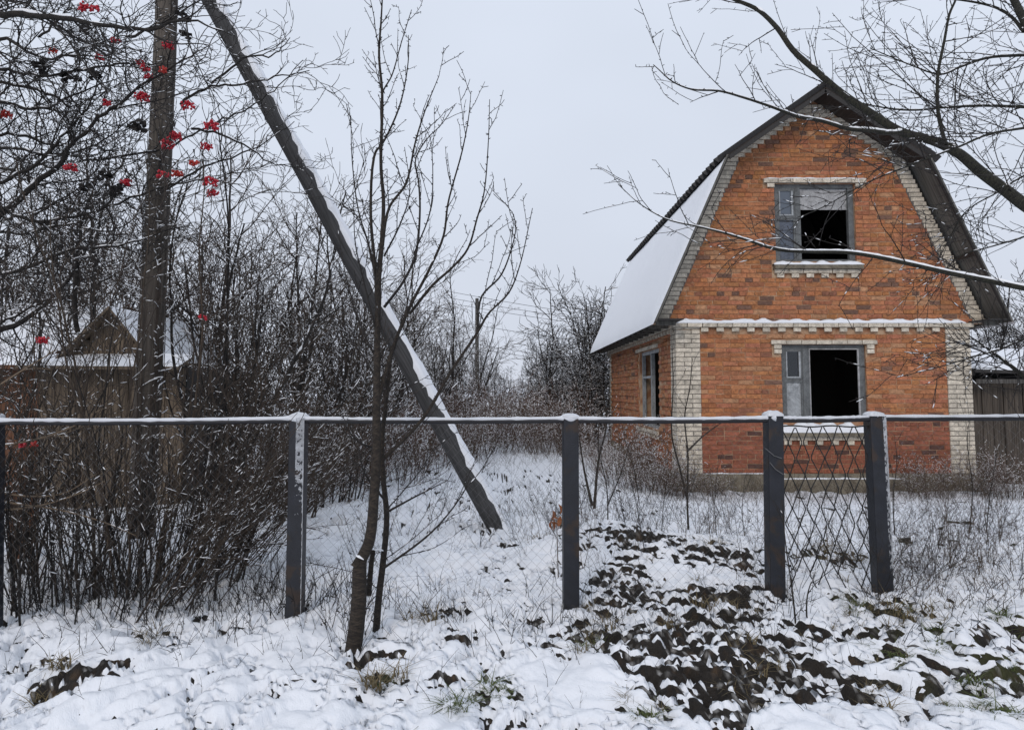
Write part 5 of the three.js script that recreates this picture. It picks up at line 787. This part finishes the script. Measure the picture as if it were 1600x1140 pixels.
S(5, 1590, 22, 1.15, 2.0, 'tree behind the grey plank shed', 'snowy_tree', 'tree', 'trees right of the house');
S(5, 1680, 17, 1.0, 4.0, 'tree at the right edge above the plank shed', 'snowy_tree', 'tree', 'trees right of the house');
// saplings standing between the fence and the house
function sapling(px0, py0, line, r, label, seed, q = {}) {
  const b = hit(px0, py0), Z = -b.z, t = new Thing('sapling', label, 'sapling', b, 'saplings behind the fence'), w = new Wood(seed, { snow: 0.12, spur: 10, minR: 0.0018 });
  for (const l of line) { const pts = limbPts(l, Z, Z + (seed % 3 - 1) * 0.1, 4); w.wood(pts, r, r * 0.3, 5, w.limb); w.shoots(pts, r, r * 0.3, [{ n: q.n ?? 5, len: [0.12, 0.5], ang: [0.4, 0.9], r: 0.003, seg: 5, wob: 0.13, up: 0.06 }, { n: 4, len: [0.05, 0.15], ang: [0.4, 1], r: 0.002, seg: 3, wob: 0.2, up: 0.03 }], 0, 0.25); }
  plantParts(t, w, M.barkSapling, M.twig, 'stem');
}
sapling(1076, 830, [[[1076, 832], [1074, 780], [1075, 710], [1070, 650], [1078, 605], [1082, 560]], [[1074, 705], [1100, 680], [1135, 655]], [[1074, 780], [1062, 730], [1050, 680], [1052, 600], [1050, 540]]], 0.012, 'two-stemmed sapling in front of the left corner pillar', 41);
sapling(950, 830, [[[950, 832], [948, 760], [935, 700], [938, 640]], [[949, 790], [970, 740], [985, 690]]], 0.008, 'thin sapling just right of the middle fence post', 42);
sapling(1000, 790, [[[1000, 792], [990, 730], [975, 680], [968, 620]]], 0.007, 'thin sapling below the side window of the house', 43);
sapling(1245, 985, [[[1245, 988], [1238, 920], [1228, 850], [1222, 780]], [[1262, 990], [1262, 930], [1280, 880]]], 0.006, 'thin twiggy stems between the two right posts', 44, { n: 7 });
sapling(1400, 850, [[[1400, 852], [1396, 780], [1402, 720], [1398, 680]]], 0.006, 'thin sapling just right of the rightmost post', 45);
sapling(918, 800, [[[928, 800], [935, 720], [948, 660], [940, 600]], [[925, 790], [912, 730], [905, 680]]], 0.02, 'dark crooked sapling at the rear left corner of the house', 46);
sapling(745, 780, [[[744, 780], [752, 740], [772, 700], [790, 665], [815, 600]]], 0.006, 'slanting sapling beside the snowy part of the leaning pole', 47);
[['first', [[985, 882], [977, 820], [968, 770], [960, 700]]], ['second', [[1012, 900], [1004, 840], [995, 790], [985, 750]]], ['third', [[1032, 862], [1036, 800], [1042, 745]]], ['fourth', [[1122, 862], [1117, 790], [1123, 715]]], ['fifth', [[1166, 852], [1160, 800], [1164, 745]]]].forEach(([o, l], i) => sapling(l[0][0], l[0][1], [l], 0.0045, `thin bare cane left of the netting, ${o} of five from the middle fence post`, 61 + i, { n: 6 }));
sapling(1515, 840, [[[1515, 842], [1520, 760], [1512, 690], [1518, 640]], [[1540, 850], [1548, 770], [1560, 700]]], 0.006, 'thin sapling in front of the right corner pillar', 48);

{ // pale dry branches lying into the thicket from the left edge
  const b = hit(20, 900), t = new Thing('dry_branch', 'pale tan dry branches leaning through the fence at the lower left', 'branch', V(b.x, b.y, -4.75)), w = new Wood(55, { snow: 0.25, spur: 4, minR: 0.0022 });
  for (const l of [[[-40, 772], [20, 786], [90, 796], [160, 815], [215, 838]], [[-30, 800], [60, 790], [120, 772], [170, 748]], [[-40, 760], [40, 775], [100, 770], [150, 740]], [[-40, 700], [40, 690], [110, 668], [155, 640]], [[-30, 620], [40, 575], [90, 545]]]) { const pts = limbPts(l, 4.7, 4.9, 4); w.wood(pts, 0.008, 0.003, 5, w.limb); w.shoots(pts, 0.006, 0.003, [{ n: 5, len: [0.1, 0.4], ang: [0.3, 0.9], r: 0.0034, seg: 5, wob: 0.15, up: 0.01 }, { n: 5, len: [0.05, 0.15], ang: [0.3, 1], r: 0.0024, seg: 3, wob: 0.2, up: 0 }], 0, 0.2); }
  plantParts(t, w, M.barkTan, M.barkTan, 'branch');
}

// ------------------------------------------------------------------ weeds, grass and small things on the snow
function scatter(name, label, protoGeo, mat, spots) { // countless small stalks, one object
  const m = new THREE.InstancedMesh(protoGeo, mat, spots.length), q = new THREE.Matrix4(), e = new THREE.Euler(), k = new THREE.Quaternion();
  spots.forEach(([x, z, s, a, tilt], i) => { e.set(tilt, a, tilt * 0.7); k.setFromEuler(e); q.compose(V(x, surfaceY(x, z) - 0.015, z), k, V(s, s, s)); m.setMatrixAt(i, q); });
  m.name = name; m.userData.kind = 'stuff'; m.userData.label = label; m.userData.category = 'weeds'; shade(m); scene.add(m);
}
{
  const stalk = (seed, h, n, r, lv) => { const w = new Wood(seed, { snow: 0, minR: 0.0012, spur: 6 }); for (let i = 0; i < n; i++) { const a = w.r() * 6.28, d = V(Math.cos(a) * w.rr(0, 0.7), 1, Math.sin(a) * w.rr(0, 0.7)), pts = w.path(V(Math.cos(a) * 0.06 * w.r(), 0, Math.sin(a) * 0.06 * w.r()), d, h * w.rr(0.4, 1.1), 6, 0.2, -0.02); w.wood(pts, r, r * 0.5, 3, w.twig); w.shoots(pts, r, r * 0.5, lv, 0, 0.3); } return w.twig.geo(); };
  const R = rngOf(900), rr = (a, b) => a + (b - a) * R();
  const inPic = (px0, px1, py0, py1, n, f, s0, s1, tilt = 0.12) => { const out = []; for (let i = 0; i < n; i++) { const h = hit(rr(px0, px1), rr(py0, py1)); if (h.x > HX0 - 0.1 && h.z < FZ + 0.25) continue; if (f && n2(h.x * f, h.z * f) < -0.1) continue; out.push([h.x, h.z, rr(s0, s1), R() * 6.28, rr(-tilt, tilt)]); } return out; };
  const lv1 = [{ n: 13, len: [0.06, 0.26], ang: [0.45, 1.2], r: 0.002, seg: 4, wob: 0.3, up: 0.03 }, { n: 9, len: [0.02, 0.1], ang: [0.4, 1.2], r: 0.0017, seg: 2, wob: 0.3, up: 0 }];
  const tall = [1, 2, 3].map(k => stalk(1100 + k, 0.55, 3, 0.0026, lv1)), short = [1, 2].map(k => stalk(1200 + k, 0.17, 2, 0.0015, [{ n: 7, len: [0.02, 0.06], ang: [0.3, 0.8], r: 0.0011, seg: 2, wob: 0.2, up: 0.03 }]));
  scatter('dry_weeds', 'tall dry branching weeds standing in the snow behind the fence', tall[0], M.twigDry, [...inPic(900, 1600, 755, 905, 250, 0.8, 0.4, 1.1, 0.3), ...inPic(1370, 1600, 760, 920, 60, 0, 0.4, 0.9, 0.4)]);
  scatter('dry_weeds_001', 'dark twiggy weeds scattered over the snowy yard', tall[1], M.twig, [...inPic(560, 900, 700, 900, 230, 1, 0.4, 0.9), ...inPic(890, 1200, 700, 860, 90, 0, 0.5, 1.1, 0.3), ...inPic(900, 1600, 780, 960, 110, 0.9, 0.4, 0.9, 0.3), ...inPic(1370, 1600, 780, 930, 40, 0, 0.4, 0.8, 0.4), ...inPic(0, 470, 900, 960, 40, 0, 0.4, 0.7)]);
  scatter('dry_weeds_002', 'pale brown weeds in front of the house plinth', tall[2], M.twigDry, [...inPic(1040, 1600, 757, 790, 320, 0, 0.4, 0.9), ...inPic(560, 940, 690, 730, 190, 0, 0.6, 1.2), ...inPic(470, 760, 700, 760, 100, 0, 0.6, 1.2)]);
  scatter('grass_stalks', 'thin dead grass stalks poking out of the foreground snow', short[0], M.twig, [...inPic(0, 1600, 955, 1040, 230, 0, 0.5, 1.5, 0.3), ...inPic(0, 560, 925, 985, 260, 0, 0.9, 2.4, 0.25), ...inPic(380, 1000, 930, 1000, 120, 0, 0.7, 1.6, 0.25), ...inPic(0, 1600, 1040, 1135, 60, 0, 0.4, 1.1, 0.3), ...inPic(900, 1350, 850, 1080, 130, 0, 0.4, 1, 0.5)]);
  scatter('grass_stalks_001', 'short dark stubble speckling the snow of the yard', short[1], M.twigDry, [...inPic(480, 1600, 690, 830, 1300, 1.2, 0.6, 1.5, 0.5), ...inPic(480, 1600, 830, 950, 380, 1, 0.5, 1.2, 0.5), ...inPic(1360, 1600, 760, 950, 350, 0, 0.7, 1.5, 0.5)]);
  // tufts of blades
  const tuft = (seed, n, h, bend) => { const r = rngOf(seed), p = [], id = []; for (let i = 0; i < n; i++) { const a = r() * 6.28, l = h * (0.5 + r()), b = bend * (0.4 + r()), w = 0.0022 + 0.002 * r(), x0 = (r() - 0.5) * 0.06, z0 = (r() - 0.5) * 0.06, k0 = p.length / 3, px = -Math.sin(a), pz = Math.cos(a); for (let k = 0; k <= 3; k++) { const f = k / 3, x = x0 + Math.cos(a) * b * f * f * l * 2, z = z0 + Math.sin(a) * b * f * f * l * 2, y = l * (f - 0.45 * b * f * f), ww = w * (1 - f * 0.85); p.push(x + px * ww, y, z + pz * ww, x - px * ww, y, z - pz * ww); } for (let k = 0; k < 3; k++) { const q = k0 + 2 * k; id.push(q, q + 1, q + 2, q + 1, q + 3, q + 2); } } const g = new THREE.BufferGeometry(); g.setAttribute('position', new THREE.Float32BufferAttribute(p, 3)); g.setIndex(id); g.computeVertexNormals(); return g; };
  const near = (list, n, sd, s0, s1) => { const out = []; for (const [px, py] of list) { const h = hit(px, py); for (let i = 0; i < n; i++) out.push([h.x + (R() - 0.5) * sd, h.z + (R() - 0.5) * sd, rr(s0, s1), R() * 6.28, rr(-0.3, 0.3)]); } return out; };
  scatter('green_grass', 'green grass tufts showing through gaps in the foreground snow', tuft(21, 22, 0.05, 0.9), M.grassGreen, near([[720, 1120], [605, 1080], [1010, 1125], [780, 1090], [1460, 1000], [1400, 960], [1560, 980], [1510, 1085], [1590, 1060], [1450, 1030], [1390, 1040], [1500, 1120], [925, 1020], [1565, 1120], [1330, 960]], 6, 0.13, 0.5, 1.2));
  scatter('dry_grass', 'straw-coloured grass tufts on the soil patches and tussocks', tuft(22, 20, 0.075, 0.7), M.grassDry, [...near([[1270, 890], [1300, 880], [1330, 885], [1290, 870], [1240, 870], [890, 830], [850, 850], [930, 985], [1400, 980], [1480, 970], [100, 1085], [220, 1000], [655, 985], [600, 1085], [1110, 955], [1060, 990], [1170, 1060]], 5, 0.25, 0.5, 1.3), ...inPic(900, 1600, 840, 1130, 120, 1.3, 0.4, 0.9)]);
  // rust-coloured leaves left on the plant by the middle post
  const c = P(868, 806, 5.2), t = new Thing('leafy_stalk', 'dry stalk with rust-coloured leaves beside the middle fence post', 'plant', onGround(c.x, c.z, 0)), st = new Buf(), leaves = [];
  st.tube([onGround(c.x + 0.02, c.z, 0.03), V(c.x + 0.01, c.y - 0.1, c.z), V(c.x, c.y + 0.05, c.z)], [0.004, 0.003, 0.002], 4); t.part('stem', st.geo(), M.twigDry);
  for (let i = 0; i < 9; i++) { const g = new THREE.PlaneGeometry(0.035, 0.07, 2, 3), p = g.attributes.position; for (let k = 0; k < p.count; k++) { const y = p.getY(k) / 0.035; p.setX(k, p.getX(k) * (1 - 0.8 * y * y)); p.setZ(k, 0.01 * Math.cos(y * 2.4) + Math.abs(p.getX(k)) * 0.4); } g.rotateX(rr(-0.6, 0.6)); g.rotateZ(rr(-0.7, 0.7)); g.rotateY(R() * 6.28); g.translate(c.x + rr(-0.035, 0.035), c.y + rr(-0.07, 0.06), c.z + rr(-0.03, 0.03)); g.computeVertexNormals(); t.part('leaf', g, M.leafRust); }
}
renderer.render(scene, camera);
